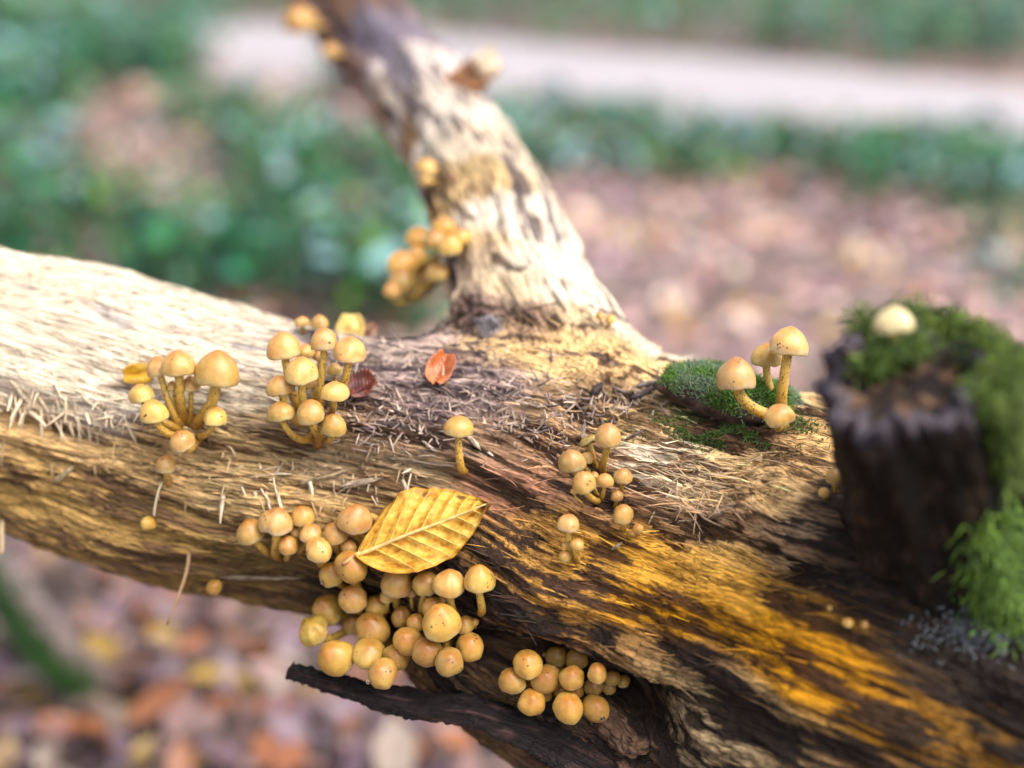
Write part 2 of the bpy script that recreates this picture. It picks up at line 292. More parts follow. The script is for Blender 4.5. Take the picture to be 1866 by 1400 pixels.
# zones of the wood: pixel where seen, light tone, dark tone, share of dark, roughness of relief, wetness, radius (px)
CREAM = (.74, .63, .50); CREAM2 = (.74, .51, .28); TAN = (.62, .42, .22); OLIVE = (.44, .285, .125); GREYP = (.36, .27, .25); GOLD = (.60, .29, .06); BRN = (.17, .10, .06); DRK = (.048, .025, .013)
GB = (.30, .22, .17); DB = (.15, .09, .05); VD = (.014, .0075, .004); PUR = (.09, .065, .07)
Z = [(60, 540, CREAM, (.50, .42, .36), .16, .3, 0, 90), (250, 575, CREAM, (.50, .42, .36), .16, .3, 0, 80), (430, 610, CREAM, (.50, .42, .36), .16, .35, 0, 70), (30, 680, CREAM, (.50, .42, .36), .16, .5, 0, 70), (200, 700, CREAM, (.50, .42, .36), .16, .5, 0, 70), (420, 690, CREAM, (.50, .42, .36), .16, .6, 0, 60),
     (60, 800, TAN, DB, .30, .8, .1, 60), (250, 830, TAN, DB, .35, .8, .1, 60), (450, 850, (.5, .36, .2), DB, .3, .8, .1, 60), (60, 890, OLIVE, DB, .4, .7, .2, 50), (250, 970, OLIVE, DB, .45, .7, .3, 60), (450, 1040, (.2, .13, .055), DB, .5, .7, .3, 60), (130, 930, OLIVE, DB, .4, .7, .2, 50), (600, 1060, (.16, .1, .045), VD, .5, .7, .4, 60),
     (600, 850, (.42, .31, .2), DB, .35, 1, 0, 60), (700, 860, (.42, .31, .2), DB, .4, 1, 0, 60), (550, 930, TAN, DB, .38, .8, .1, 60), (720, 950, OLIVE, DB, .45, .8, .2, 60),
     (660, 640, (.45, .36, .31), PUR, .44, .8, 0, 60), (760, 720, GREYP, PUR, .62, 1, 0, 60), (880, 690, GREYP, PUR, .62, 1, 0, 60), (720, 790, (.30, .19, .12), DRK, .6, 1.2, .1, 60), (900, 800, (.34, .22, .15), DRK, .62, 1.2, .2, 60), (1000, 750, (.42, .28, .17), DRK, .55, 1, .1, 50), (740, 620, (.46, .35, .3), PUR, .48, .8, 0, 50),
     (800, 560, (.20, .14, .13), DRK, .62, 1, .2, 50), (880, 560, (.24, .16, .14), DRK, .6, 1, .2, 45), (960, 578, (.3, .2, .15), DRK, .58, 1, .2, 42), (1050, 590, (.6, .45, .3), DRK, .35, .5, .1, 40),
     (1000, 640, CREAM2, BRN, .3, .7, .1, 55), (900, 630, CREAM2, PUR, .4, .7, .1, 45), (1130, 655, CREAM2, BRN, .35, .7, .1, 50), (1250, 690, CREAM2, DRK, .45, .8, .1, 50), (1150, 600, CREAM, BRN, .15, .4, 0, 40), (1200, 640, CREAM, BRN, .3, .6, 0, 40),
     (1090, 715, (.3, .2, .12), DRK, .6, 1.2, .2, 45), (1180, 765, CREAM2, DB, .4, 1, .1, 45), (1000, 820, (.40, .24, .14), DRK, .6, 1.1, .2, 55), (1230, 840, CREAM, BRN, .35, 1, 0, 50), (1330, 870, CREAM2, BRN, .35, 1, 0, 55), (1450, 840, (.58, .38, .2), DB, .45, 1, .1, 55), (1330, 800, (.2, .12, .07), DRK, .6, 1, .2, 45),
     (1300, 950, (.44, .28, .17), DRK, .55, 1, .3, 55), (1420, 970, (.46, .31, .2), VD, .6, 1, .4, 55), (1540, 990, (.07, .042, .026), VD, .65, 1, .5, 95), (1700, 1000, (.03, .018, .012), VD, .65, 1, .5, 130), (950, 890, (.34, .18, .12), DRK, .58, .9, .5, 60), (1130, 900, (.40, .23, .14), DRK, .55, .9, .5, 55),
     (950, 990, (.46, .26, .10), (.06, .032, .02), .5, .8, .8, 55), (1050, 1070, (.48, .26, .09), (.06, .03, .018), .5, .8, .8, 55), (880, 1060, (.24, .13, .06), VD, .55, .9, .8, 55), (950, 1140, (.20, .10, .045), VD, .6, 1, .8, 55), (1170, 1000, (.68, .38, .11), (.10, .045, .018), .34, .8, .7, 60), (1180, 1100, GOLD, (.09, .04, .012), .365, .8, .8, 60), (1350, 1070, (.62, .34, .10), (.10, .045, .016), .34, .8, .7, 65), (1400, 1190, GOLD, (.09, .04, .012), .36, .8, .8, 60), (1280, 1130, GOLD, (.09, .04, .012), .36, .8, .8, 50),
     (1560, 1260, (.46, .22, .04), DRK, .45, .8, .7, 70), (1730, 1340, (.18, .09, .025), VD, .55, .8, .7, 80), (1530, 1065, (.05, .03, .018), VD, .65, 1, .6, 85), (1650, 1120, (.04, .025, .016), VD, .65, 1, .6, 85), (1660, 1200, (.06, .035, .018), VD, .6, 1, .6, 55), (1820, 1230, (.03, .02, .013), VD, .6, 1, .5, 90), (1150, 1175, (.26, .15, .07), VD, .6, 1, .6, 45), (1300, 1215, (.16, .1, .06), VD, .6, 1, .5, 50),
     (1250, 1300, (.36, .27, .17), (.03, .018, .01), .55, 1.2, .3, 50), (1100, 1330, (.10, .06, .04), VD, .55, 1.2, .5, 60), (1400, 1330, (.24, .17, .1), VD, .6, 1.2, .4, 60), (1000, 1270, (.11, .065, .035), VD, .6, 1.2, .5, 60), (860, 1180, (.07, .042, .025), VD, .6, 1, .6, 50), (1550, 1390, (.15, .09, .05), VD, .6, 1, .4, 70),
     (1100, 1035, (.56, .32, .11), (.08, .04, .02), .45, .8, .7, 45), (1250, 1045, (.66, .38, .13), (.10, .05, .02), .4, .8, .7, 55), (1450, 1135, GOLD, (.09, .04, .012), .362, .8, .8, 60), (1500, 1220, GOLD, (.08, .035, .014), .45, .8, .8, 60), (1330, 1010, (.66, .42, .18), (.12, .06, .03), .4, .8, .5, 40), (1640, 1300, (.5, .24, .045), (.06, .03, .012), .5, .8, .7, 60), (1450, 1250, GOLD, (.07, .03, .014), .5, .8, .7, 45), (1290, 870, CREAM2, BRN, .35, 1, 0, 45), (1400, 900, CREAM2, DB, .42, 1, 0, 45),
     (1200, 1250, (.34, .23, .12), VD, .55, 1.2, .4, 40), (1350, 1265, (.36, .25, .14), VD, .56, 1.2, .4, 45), (1480, 1330, (.34, .22, .10), VD, .55, 1.2, .4, 50), (1300, 1365, (.34, .25, .15), VD, .58, 1.2, .4, 50),
     (1010, 500, (.76, .67, .56), GB, .2, .3, 0, 60), (950, 400, (.76, .67, .56), (.2, .14, .12), .22, .3, 0, 60), (930, 260, (.68, .58, .46), (.2, .14, .12), .22, .3, 0, 60), (830, 200, (.76, .66, .56), PUR, .2, .4, 0, 45), (830, 330, (.62, .45, .26), BRN, .3, .6, 0, 45), (790, 350, (.38, .2, .07), DRK, .5, .9, .1, 25), (740, 265, (.45, .27, .15), DB, .45, .8, .1, 25), (690, 195, (.42, .26, .17), DB, .45, .7, .1, 25), (645, 125, (.36, .22, .17), PUR, .4, .6, .1, 25), (600, 60, (.22, .13, .09), PUR, .45, .6, .1, 40), (800, 390, (.42, .26, .12), DRK, .5, .9, .1, 22),
     (700, 50, (.25, .21, .25), PUR, .25, .3, .3, 40), (770, 110, (.76, .66, .6), PUR, .15, .3, 0, 45), (715, 165, (.74, .62, .52), PUR, .2, .3, 0, 38), (880, 430, (.58, .41, .24), BRN, .35, .7, .1, 40), (850, 480, (.56, .42, .3), PUR, .4, .6, .1, 40), (930, 510, (.72, .56, .38), BRN, .25, .4, 0, 45)]
ZP, ZOK = march([z[0] for z in Z], [z[1] for z in Z])
Z = [z for z, k in zip(Z, ZOK) if k]; ZP = ZP[ZOK]
ZS = np.array([z[7] * depth_of(p) / FPX for z, p in zip(Z, ZP)])
ZA = np.array([z[2] for z in Z]); ZB = np.array([z[3] for z in Z]); ZV = np.array([z[4:7] for z in Z])
# dark stain patches seen on the branch and trunk: (from, to, half width px, colour)
ST = [((700, 130), (760, 210), 10, PUR), ((765, 190), (800, 225), 9, PUR), ((800, 350), (860, 400), 9, BRN), ((925, 290), (955, 350), 15, PUR), ((935, 340), (990, 440), 7, PUR), ((985, 340), (1020, 440), 12, (.16, .13, .15)), ((745, 150), (755, 200), 14, PUR), ((655, 20), (745, 140), 26, (.17, .14, .18)), ((890, 150), (880, 170), 14, PUR), ((900, 465), (950, 480), 13, DRK), ((1080, 560), (1140, 590), 7, PUR), ((770, 590), (890, 600), 8, (.24, .22, .24)), ((900, 560), (1080, 600), 8, DRK), ((1030, 640), (1120, 665), 5, PUR), ((870, 610), (1000, 640), 5, PUR), ((320, 600), (345, 606), 5, BRN), ((180, 560), (230, 590), 14, (.42, .36, .33)), ((430, 630), (520, 640), 10, (.42, .37, .36))]
SA, _ = march([s[0][0] for s in ST], [s[0][1] for s in ST]); SB, _ = march([s[1][0] for s in ST], [s[1][1] for s in ST])
SW = np.array([s[2] * depth_of(p) / FPX for s, p in zip(ST, SA)]); SCOL = np.array([s[3] for s in ST])
TDIR = unit(TRUNK.T[70:130].mean(0))
# carved hollows and raised lips: (px, py, depth m (+ = inwards), radius m, stretch along grain)
DENT = [(900, 1225, .018, .014, 2), (960, 1245, .022, .016, 2), (1040, 1258, .022, .016, 2), (1120, 1272, .018, .014, 2), (1010, 1175, -.006, .010, 4), (1200, 1215, -.005, .010, 4), (1390, 1015, .010, .007, 4), (1480, 1025, .009, .007, 4), (690, 770, -.006, .009, 3), (720, 800, .006, .008, 3), (900, 770, .005, .010, 3), (980, 775, -.006, .010, 3), (1310, 905, -.008, .012, 2.5), (1340, 985, .009, .009, 4), (1240, 900, .006, .010, 2), (120, 730, -.006, .009, 5), (120, 790, .006, .010, 5), (1180, 715, .005, .009, 3), (1290, 820, -.004, .02, 1.5), (840, 545, -.006, .009, 2.5), (930, 470, .009, .008, 1.3), (600, 820, .006, .013, 2), (1100, 850, .005, .012, 2), (470, 1085, -.004, .008, 4), (810, 1005, -.003, .02, 2)]
DP, _ = march([d[0] for d in DENT], [d[1] for d in DENT])

def zone_eval(X, q):
    n = len(X); a = np.zeros((n, 3)); b = np.zeros((n, 3)); v = np.zeros((n, 3)); W = np.zeros(n)
    wx = X + .010 * np.stack([fbm(q[0] * 25, q[1] * 70, q[2] * 70, 31 + k, 2) for k in range(3)], -1)
    for p, s, ca, cb, cv in zip(ZP, ZS, ZA, ZB, ZV):
        d = wx - p; t = d @ TDIR; r2 = (d * d).sum(-1) - t * t * .55
        w = 1.0 / (1 + (r2 / (s * s)) ** 2) ** 2 + 1e-9
        W += w; a += w[:, None] * ca; b += w[:, None] * cb; v += w[:, None] * cv
    return a / W[:, None], b / W[:, None], v / W[:, None]
def relief(q, rough):
    s, a, b = q; a = a + .004 * vn(s * 18, a * 40, b * 40, 40); b = b + .004 * vn(s * 18, a * 40, b * 40, 41)
    big = .0045 * fbm(s * 14, a * 40, b * 40, 50, 2)
    pl = fbm(s * 16, a * 95, b * 95, 53, 3); st = np.floor(pl * 7) / 7; fr = pl * 7 - np.floor(pl * 7)
    plate = .0105 * (st + sstep(.82, 1.0, fr) / 7)                     # stepped layers of split wood
    fib = .0020 * fbm(s * 28, a * 330, b * 330, 57, 2) + .0011 * vn(s * 60, a * 800, b * 800, 60)
    cr = np.abs(fbm(s * 11, a * 130, b * 130, 63, 2)); crack = -.005 * (1 - sstep(0, .07, cr)) * sstep(-.1, .35, vn(s * 20, a * 30, b * 30, 65))
    crumb = .0012 * fbm(s * 240, a * 300, b * 300, 67, 2)
    return big + (plate + crack) * (.15 + .85 * rough) + fib * (.5 + .5 * rough) + crumb * np.clip(rough - .4, 0, 1)
def finish(X, own, sink):
    dt, nt, St, at, bt = TRUNK.field(X); db, nb, Sb, ab, bb = BRANCH.field(X)
    wn_ = sstep(-.018, .018, db - dt); nrm = unit(nt * wn_[:, None] + nb * (1 - wn_[:, None])); w = sstep(-.018, .018, db - dt + .018)
    kt = .1 / np.interp(St, TRUNK.S, TRUNK.r); kb = .05 / np.interp(Sb, BRANCH.S, BRANCH.r)
    qt = (St, at * kt, bt * kt); qb = (Sb + 3, ab * kb, bb * kb); q = qt if own == 't' else qb
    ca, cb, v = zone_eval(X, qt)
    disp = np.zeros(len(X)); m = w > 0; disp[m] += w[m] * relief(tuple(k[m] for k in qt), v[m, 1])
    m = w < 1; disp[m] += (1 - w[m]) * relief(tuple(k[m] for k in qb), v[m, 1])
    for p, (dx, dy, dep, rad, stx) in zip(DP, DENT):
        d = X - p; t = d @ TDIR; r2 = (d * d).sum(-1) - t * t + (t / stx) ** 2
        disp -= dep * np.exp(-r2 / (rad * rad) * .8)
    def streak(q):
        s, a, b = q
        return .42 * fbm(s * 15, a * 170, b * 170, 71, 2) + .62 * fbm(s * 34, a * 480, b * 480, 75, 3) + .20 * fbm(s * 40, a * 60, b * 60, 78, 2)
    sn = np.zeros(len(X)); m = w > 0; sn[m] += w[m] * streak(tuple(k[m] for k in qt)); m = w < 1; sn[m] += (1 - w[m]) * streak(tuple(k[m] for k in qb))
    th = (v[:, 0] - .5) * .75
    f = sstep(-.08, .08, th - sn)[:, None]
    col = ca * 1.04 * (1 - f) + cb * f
    lum = (col @ np.array([.3, .6, .1]))[:, None]; col = lum + (col - lum) * 1.22
    col *= 1 + .22 * fbm(X[:, 0] * 60, X[:, 1] * 60, X[:, 2] * 60, 81, 2)[:, None]
    for a_, b_, w_, c_ in zip(SA, SB, SW, SCOL):
        ab_ = b_ - a_; t = np.clip(((X - a_) @ ab_) / (ab_ @ ab_), 0, 1); d = np.linalg.norm(X - a_ - t[:, None] * ab_, axis=1)
        k = sstep(1.15, .75, d / w_ + .35 * fbm(X[:, 0] * 150, X[:, 1] * 150, X[:, 2] * 150, 85, 2))[:, None] * .85
        col = col * (1 - k) + c_ * k
    Y = X + nrm * disp[:, None]
    if sink: Y -= nrm * (.0012 * sstep(.0, .003, db - dt))[:, None]
    keep = (dt < db + .004) if own == 't' else (db < dt + .004)
    return Y, np.clip(col, .004, .9), np.stack(q, -1), v[:, 2], keep
def sweep(tube, S, th, own):
    C, T, N, B, r = tube.at(S)
    SS, TH = np.meshgrid(S, th, indexing='ij'); rr = tube.rad(SS.ravel(), TH.ravel(), np.repeat(r, len(th))).reshape(SS.shape)
    X = C[:, None] + rr[..., None] * (np.cos(TH)[..., None] * N[:, None] + np.sin(TH)[..., None] * B[:, None]); X = X.reshape(-1, 3)
    other = BRANCH if own == 't' else TRUNK
    d = other.field(X)[0]; near = np.abs(d) < KS * 1.6
    if own == 't': near |= d < 0
    X[near] = project(X[near])
    Y, col, q, wet, keep = finish(X, own, own == 'b')
    F = grid_faces(len(S), len(th)); F = F[keep[F].any(1)]
    used = np.zeros(len(Y), bool); used[F.ravel()] = True; idx = np.cumsum(used) - 1
    return Y[used], idx[F], col[used], q[used], wet[used]
def s_of(tube, px, py, d): return float(tube.coords(P(px, py, d)[None])[0][0])
s0 = s_of(TRUNK, -130, 670, .9); s1 = s_of(TRUNK, 2000, 1350, .69)
S = np.concatenate([np.linspace(0, s0, 70)[:-1], np.linspace(s0, s1, 640), np.linspace(s1, TRUNK.S[-1], 60)[1:]])
TH = np.concatenate([np.linspace(R(-45), R(175), 560), np.linspace(R(175), R(315), 70)[1:-1]])
tr = sweep(TRUNK, S, TH, 't')
SBR = np.concatenate([np.linspace(.02, .30, 230), np.linspace(.30, BRANCH.S[-1], 240)[1:]]); THB = np.linspace(0, 2 * math.pi, 240, endpoint=False)
br = sweep(BRANCH, SBR, THB, 'b')
LOG0 = P(900, 1100, .8); LOG0 = np.array([LOG0[0], LOG0[1], LOG0[2] - .1])
log = empty('fallen_log', LOG0, 'weathered forked fallen log with stripped pale wood, crowded with small ochre mushrooms', 'log')
mesh('trunk', tr[0], tr[1], M_WOOD, log, tr[2], tr[3], wet=tr[4], origin=LOG0)
mesh('branch', br[0], br[1], M_WOOD, log, br[2], br[3], wet=br[4], origin=LOG0)['label'] = 'pale stripped side branch rising from the fork'

BV = np.concatenate([tr[0], br[0]]); BF = np.concatenate([tr[1], br[1] + len(tr[0])])
BVH = BVHTree.FromPolygons([tuple(v) for v in BV.tolist()], BF.tolist(), epsilon=0)
BCOL = np.concatenate([tr[2], br[2]])
def hit(px, py):
    d = unit(ray(px, py)); loc, nor, i, t = BVH.ray_cast(Vector(CAM), Vector(d), 4.0)
    if loc is None: return None
    n = np.array(nor);
    if n @ d > 0: n = -n
    return np.array(loc), n, i
def tube_mesh(path, rad, sides=8, jitter=0.0, caps=True):
    path = np.asarray(path, float); k = len(path); T = unit(np.gradient(path, axis=0))
    ref = np.array([0.3, 0.8, 0.5]); N = unit(np.cross(T, ref)); B = np.cross(T, N)
    a = np.arange(sides) / sides * 2 * math.pi; rad = np.broadcast_to(np.asarray(rad, float), (k,))
    V = path[:, None] + rad[:, None, None] * (np.cos(a)[None, :, None] * N[:, None] + np.sin(a)[None, :, None] * B[:, None])
    if jitter: V = V + rng.normal(0, jitter, V.shape)
    F = grid_faces(k, sides).tolist()
    if caps: F += [list(range(sides))[::-1], [(k - 1) * sides + j for j in range(sides)]]
    return V.reshape(-1, 3), F
def bez(a, b, c, d, n):
    t = np.linspace(0, 1, n)[:, None]
    return a * (1 - t) ** 3 + 3 * b * t * (1 - t) ** 2 + 3 * c * t * t * (1 - t) + d * t ** 3

# ------------------------------------------------------------------ splintered slab hanging under the trunk
def slab():
    top = catmull([P(528, 1214, .768), P(640, 1240, .760), P(760, 1262, .752), P(880, 1282, .742), P(1010, 1330, .735), P(1120, 1378, .732), P(1300, 1450, .735)], 150)
    bot = catmull([P(524, 1232, .770), P(620, 1264, .764), P(740, 1302, .757), P(860, 1314, .748), P(960, 1356, .742), P(1040, 1414, .738), P(1200, 1520, .74)], 150)
    k = 150; m = 26; V = []
    a = np.arange(m) / m * 2 * math.pi; t = np.linspace(0, 1, k)
    for i in range(k):
        c = (top[i] + bot[i]) / 2; u = (top[i] - bot[i]) / 2; w = np.linalg.norm(u); n = unit(np.cross(u, top[min(i + 1, k - 1)] - top[max(i - 1, 0)]))
        thick = .004 + .008 * t[i]
        ca = np.sign(np.cos(a)) * np.abs(np.cos(a)) ** .6; sa = np.sign(np.sin(a)) * np.abs(np.sin(a)) ** .6
        V.append(c + ca[:, None] * u + sa[:, None] * n * thick)
    V = np.array(V).reshape(-1, 3); s = np.repeat(t, m) * .25; aa = np.tile(np.cos(a), k) * .012; bb = np.tile(np.sin(a), k) * .012
    C = np.repeat((top + bot) / 2, m, 0); nn = unit(V - C)
    V = V + nn * (.0022 * fbm(s * 60, aa * 200, bb * 200, 91, 3) + .0016 * fbm(s * 260, aa * 500, bb * 500, 93, 2) + .001 * vn(s * 600, aa * 900, bb * 900, 94))[:, None]
    f = sstep(.15, .5, fbm(s * 40, aa * 300, bb * 300, 95, 3))[:, None]
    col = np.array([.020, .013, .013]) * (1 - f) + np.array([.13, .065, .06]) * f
    F = grid_faces(k, m).tolist() + [list(range(m))[::-1]]
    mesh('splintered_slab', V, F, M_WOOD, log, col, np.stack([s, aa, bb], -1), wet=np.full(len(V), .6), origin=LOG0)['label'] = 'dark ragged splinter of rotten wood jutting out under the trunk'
slab()

# ------------------------------------------------------------------ broken stub at the near end
def stub():
    a0, a1 = P(1775, 1075, .72), P(1648, 690, .572); k, m = 90, 110
    ax = unit(a1 - a0); e1 = unit(np.cross(ax, [0, 0, 1.0])); e2 = np.cross(e1, ax)   # e2 points up/back
    th = np.arange(m) / m * 2 * math.pi; t = np.linspace(0, 1, k)
    TT, AA = np.meshgrid(t, th, indexing='ij'); c, s = np.cos(AA), np.sin(AA)
    r = (.0345 + .030 * (1 - TT) ** 1.6) * (1 + .10 * vn(TT * 3, c * 1.5, s * 1.5, 101)) + .0045 * fbm(TT * 9, c * 6, s * 6, 103, 3) + .006 * np.floor(4 * fbm(TT * 3, c * 5, s * 5, 105, 2)) / 4
    L = np.linalg.norm(a1 - a0); h = TT * L
    rag = .007 * fbm(c * 1.6 + 3, s * 1.6, TT * 0, 107, 3) + .002 * vn(c * 7, s * 7, TT * 0, 109)
    h = h + (rag - .012 * s) * sstep(.45, 1, TT)
    V = a0 + h[..., None] * ax + r[..., None] * (c[..., None] * e1 + s[..., None] * e2)
    rings = [V]; rim = V[-1]; cen = a0 + ax * L
    for sc, dp in ((.97, .003), (.90, .0045), (.80, .003), (.68, -.003), (.5, -.007), (.34, -.004), (.2, -.003), (.05, -.004)):
        rr = rim - cen; hh = (rr @ ax)[:, None]; flat = rr - hh * ax
        w = cen + flat * sc + ax * (hh * sc + dp) + ax * (.009 * fbm(flat[:, 0] * 110 * sc, flat[:, 1] * 110 * sc, flat[:, 2] * 110 * sc, 111, 3))[:, None]
        rings.append(w[None])
    A = np.concatenate(rings); K = A.shape[0]; X = A.reshape(-1, 3)
    f = sstep(.05, .45, fbm(X[:, 0] * 110, X[:, 1] * 110, X[:, 2] * 110, 113, 3))[:, None]
    col = np.array([.006, .004, .003]) * (1 - f) + np.array([.04, .024, .014]) * f
    inner = np.repeat(np.arange(K) >= k - 2, m); g = sstep(-.05, .3, fbm(X[:, 0] * 90, X[:, 1] * 90, X[:, 2] * 90, 115, 2))[:, None]
    ci = np.array([.03, .025, .035]) * (1 - g) + np.array([.13, .105, .125]) * g
    deep = np.repeat(np.arange(K) >= k + 3, m); ci[deep] = np.array([.02, .012, .010]) * (1 - g[deep]) + np.array([.30, .17, .10]) * g[deep]
    row = np.repeat(np.arange(K), m); wr = sstep(.25, .8, (row - (k - 10)) / 12 + .35 * fbm(X[:, 0] * 120, X[:, 1] * 120, X[:, 2] * 120, 117, 3))[:, None]
    col = col * (1 - wr) + ci * wr
    q = np.stack([np.repeat(np.arange(K) * .0015, m), np.tile(np.cos(th) * .035, K), np.tile(np.sin(th) * .035, K)], -1)
    o = mesh('broken_stub', X, grid_faces(K, m), M_WOOD, log, col, q, wet=np.full(len(X), .5), origin=LOG0)
    o['label'] = 'dark broken branch stub with a hollow ragged end and mossy back'
    return a0, a1, ax, e1, e2, L, V
STUB = stub()

# ------------------------------------------------------------------ mushrooms
def cap_geo(rc, axis, O, hr, seed, notch=None, wav=.05, flat=0.0, hue=0.0, pale=False):
    ns, a = 32, np.linspace(0, 1.86, 17)
    umbo = np.exp(-(a / .32) ** 2) * .06; hr = hr * rnd.uniform(.84, 1.10)
    zz0 = np.where(a < math.pi / 2, hr * np.sign(np.cos(a)) * np.abs(np.cos(a)) ** (1 + .25 * flat), .9 * np.cos(a))
    pr = np.concatenate([np.sin(a) ** (1.1 + .12 * flat), [.915, .85, .76, .52, .24]]); pz = np.concatenate([zz0 + umbo, [-.285, -.27, -.22, -.10, .0]])
    th = np.arange(ns) / ns * 2 * math.pi; k = len(pr); c, s = np.cos(th), np.sin(th)
    e1 = unit(np.cross(axis, [0.31, .1, .9])); e2 = np.cross(axis, e1)
    el = rnd.uniform(0, 6.3); wob = 1 + .045 * np.cos(2 * (th - el)) + wav * vn(c * 1.3 + seed * 3.1, s * 1.3, 0, seed) + wav * .5 * vn(c * 3 + seed, s * 3, 0, seed + 3)
    rr = pr[:, None] * (1 + (wob - 1)[None] * pr[:, None]); zz = pz[:, None] + (wav * .9 * vn(c * 2 + seed * 1.7, s * 2, 0, seed + 5))[None] * (pr[:, None] ** 2)
    lean = .10 * vn(seed * 1.3, .5, .5, 7); rr = rr * (1 + lean * c[None])
    if notch is not None:
        na, nw, ndp = notch; da = np.abs((th - na + math.pi) % (2 * math.pi) - math.pi); g = np.exp(-(da / nw) ** 2)[None] * sstep(.15, .9, pr)[:, None] * ndp
        rr = rr * (1 - g); zz = zz + g * .3
    lump = 1 + .035 * fbm((rr * c)[..., None][..., 0] * 1.6 + seed, (rr * s) * 1.6, zz * 1.6, 300 + seed, 2); rr = rr * lump; zz = zz * lump
    X = O + rc * (rr[..., None] * (c[:, None] * e1 + s[:, None] * e2)[None] + zz[..., None] * axis)
    rad = np.concatenate([a / 1.84, [1.04, 1.08, 1.2, 1.3, 1.4]])[:, None] + .10 * vn(c * 1.5 + seed, s * 1.5, 0, seed + 9)[None] + .05 * vn(c * 7 + seed, s * 7, 0, seed + 11)[None] * pr[:, None]
    cen = np.array([.42, .165, .025]); mid = np.array([.53, .305, .066]); rim = np.array([.60, .46, .20]); und = np.array([.32, .21, .045])
    if pale: cen = cen * .7 + np.array([.46, .21, .05]) * .3; mid = mid * .45 + np.array([.55, .33, .092]) * .55; rim = rim * .5 + np.array([.62, .49, .22]) * .5
    if hue: cen = cen * (1 - hue) + np.array([.30, .20, .02]) * hue; mid = mid * (1 - hue) + np.array([.36, .26, .05]) * hue
    r_ = np.broadcast_to(rad, rr.shape)[..., None]
    col = cen + (mid - cen) * sstep(.08, .62, r_) + (rim - mid) * sstep(.74, 1.0, r_); col = col + (und - col) * sstep(1.08, 1.2, r_)
    pt_ = sstep(.0, .6, fbm(X[..., 0] * 130, X[..., 1] * 130, X[..., 2] * 130, 400 + seed, 3))[..., None] * .55; col = col * (1 - pt_) + np.array([.40, .175, .03]) * pt_
    tone = .62 + .32 * rnd.random(); col = col * tone * np.array([1, 1 + rnd.uniform(-.04, .05), 1 + rnd.uniform(-.1, .25)])
    F = grid_faces(k, ns)[:, ::-1].tolist()
    return X.reshape(-1, 3), F, col.reshape(-1, 3)
MUSH = []
def mush(cl, px, py, w, bx, by, t=None, roll=0.0, hr=1.1, dz=None, label=None, notch=None, wav=.09, flat=0.0, hue=0.0, gills=False):
    MUSH.append(dict(cl=cl, px=px, py=py, w=w, bx=bx, by=by, t=t, roll=roll, hr=hr, dz=dz, label=label, notch=notch, wav=wav, flat=flat, hue=hue, gills=gills))
CL = {  # cluster: default tilt towards the viewer, forward growth (m), group phrase
 'A': (-5, .014, 'mushroom tuft on the pale end of the log'), 'B': (-5, .014, 'tall mushroom tuft beside the dark red leaf'),
 'C': (-4, .010, None), 'D': (4, .012, 'mushrooms beside the pale shredded fibres'), 'E': (2, .010, 'tiny mushrooms on the dark wet wood'),
 'F': (26, .022, 'crowded mushroom bunch under the golden leaf'), 'G': (30, .016, 'mushroom bunch in the hollow above the splintered slab'),
 'H': (-7, .012, 'mushrooms rising from the moss pad'), 'I': (5, .008, 'small mushrooms at the foot of the mossy stub'), 'J': (-6, .004, None),
 'K': (8, .014, 'blurred orange mushrooms below the side branch'), 'L': (5, .010, 'mushrooms along the edge of the side branch'), 'N': (15, .004, 'pinhead mushrooms on the darkest wood'), 'O': (0, .006, 'two tiny mushrooms on the ridge')}
# A: tuft on the pale left end
mush('A', 287, 664, 50, 330, 776, label='ochre cap half hidden behind a taller neighbour in the tuft on the pale log end', roll=-8)
mush('A', 314, 702, 20, 335, 770, label='tiny cap deep between the stems of the tuft on the pale log end')
mush('A', 324, 659, 60, 337, 768, label='tall straight-stemmed ochre mushroom, topmost of the tuft on the pale log end', dz=.02)
mush('A', 347, 698, 35, 346, 774, label='small cap tucked under the broadest cap of the pale-end tuft', dz=.012)
mush('A', 396, 670, 82, 356, 778, label='broadest ochre cap on a leaning stem in the tuft on the pale log end', dz=.022, roll=5, wav=.06)
mush('A', 255, 714, 49, 330, 786, label='outermost round cap beside the torn yellow leaf in the pale-end tuft', roll=-10)
mush('A', 278, 747, 53, 335, 792, label='low round cap on a sideways stem in the pale-end tuft', roll=-10, dz=.022)
mush('A', 393, 756, 44, 362, 795, label='lopsided wrinkled cap on a short hooked stem under the broadest cap', roll=14, wav=.16, dz=.018)
mush('A', 330, 800, 46, 362, 803, label='lowest cap of the pale-end tuft, in front of the joined stem bases', t=8, roll=-12, dz=.024)
mush('A', 302, 844, 40, 306, 882, label='lone small mushroom just below the pale-end tuft, on a short stem', t=-2, dz=.012)
mush('A', 273, 953, 27, 264, 958, label='tiny yellow bud at the end of a dangling pale thread', t=40, roll=40, dz=.008, hue=.4)
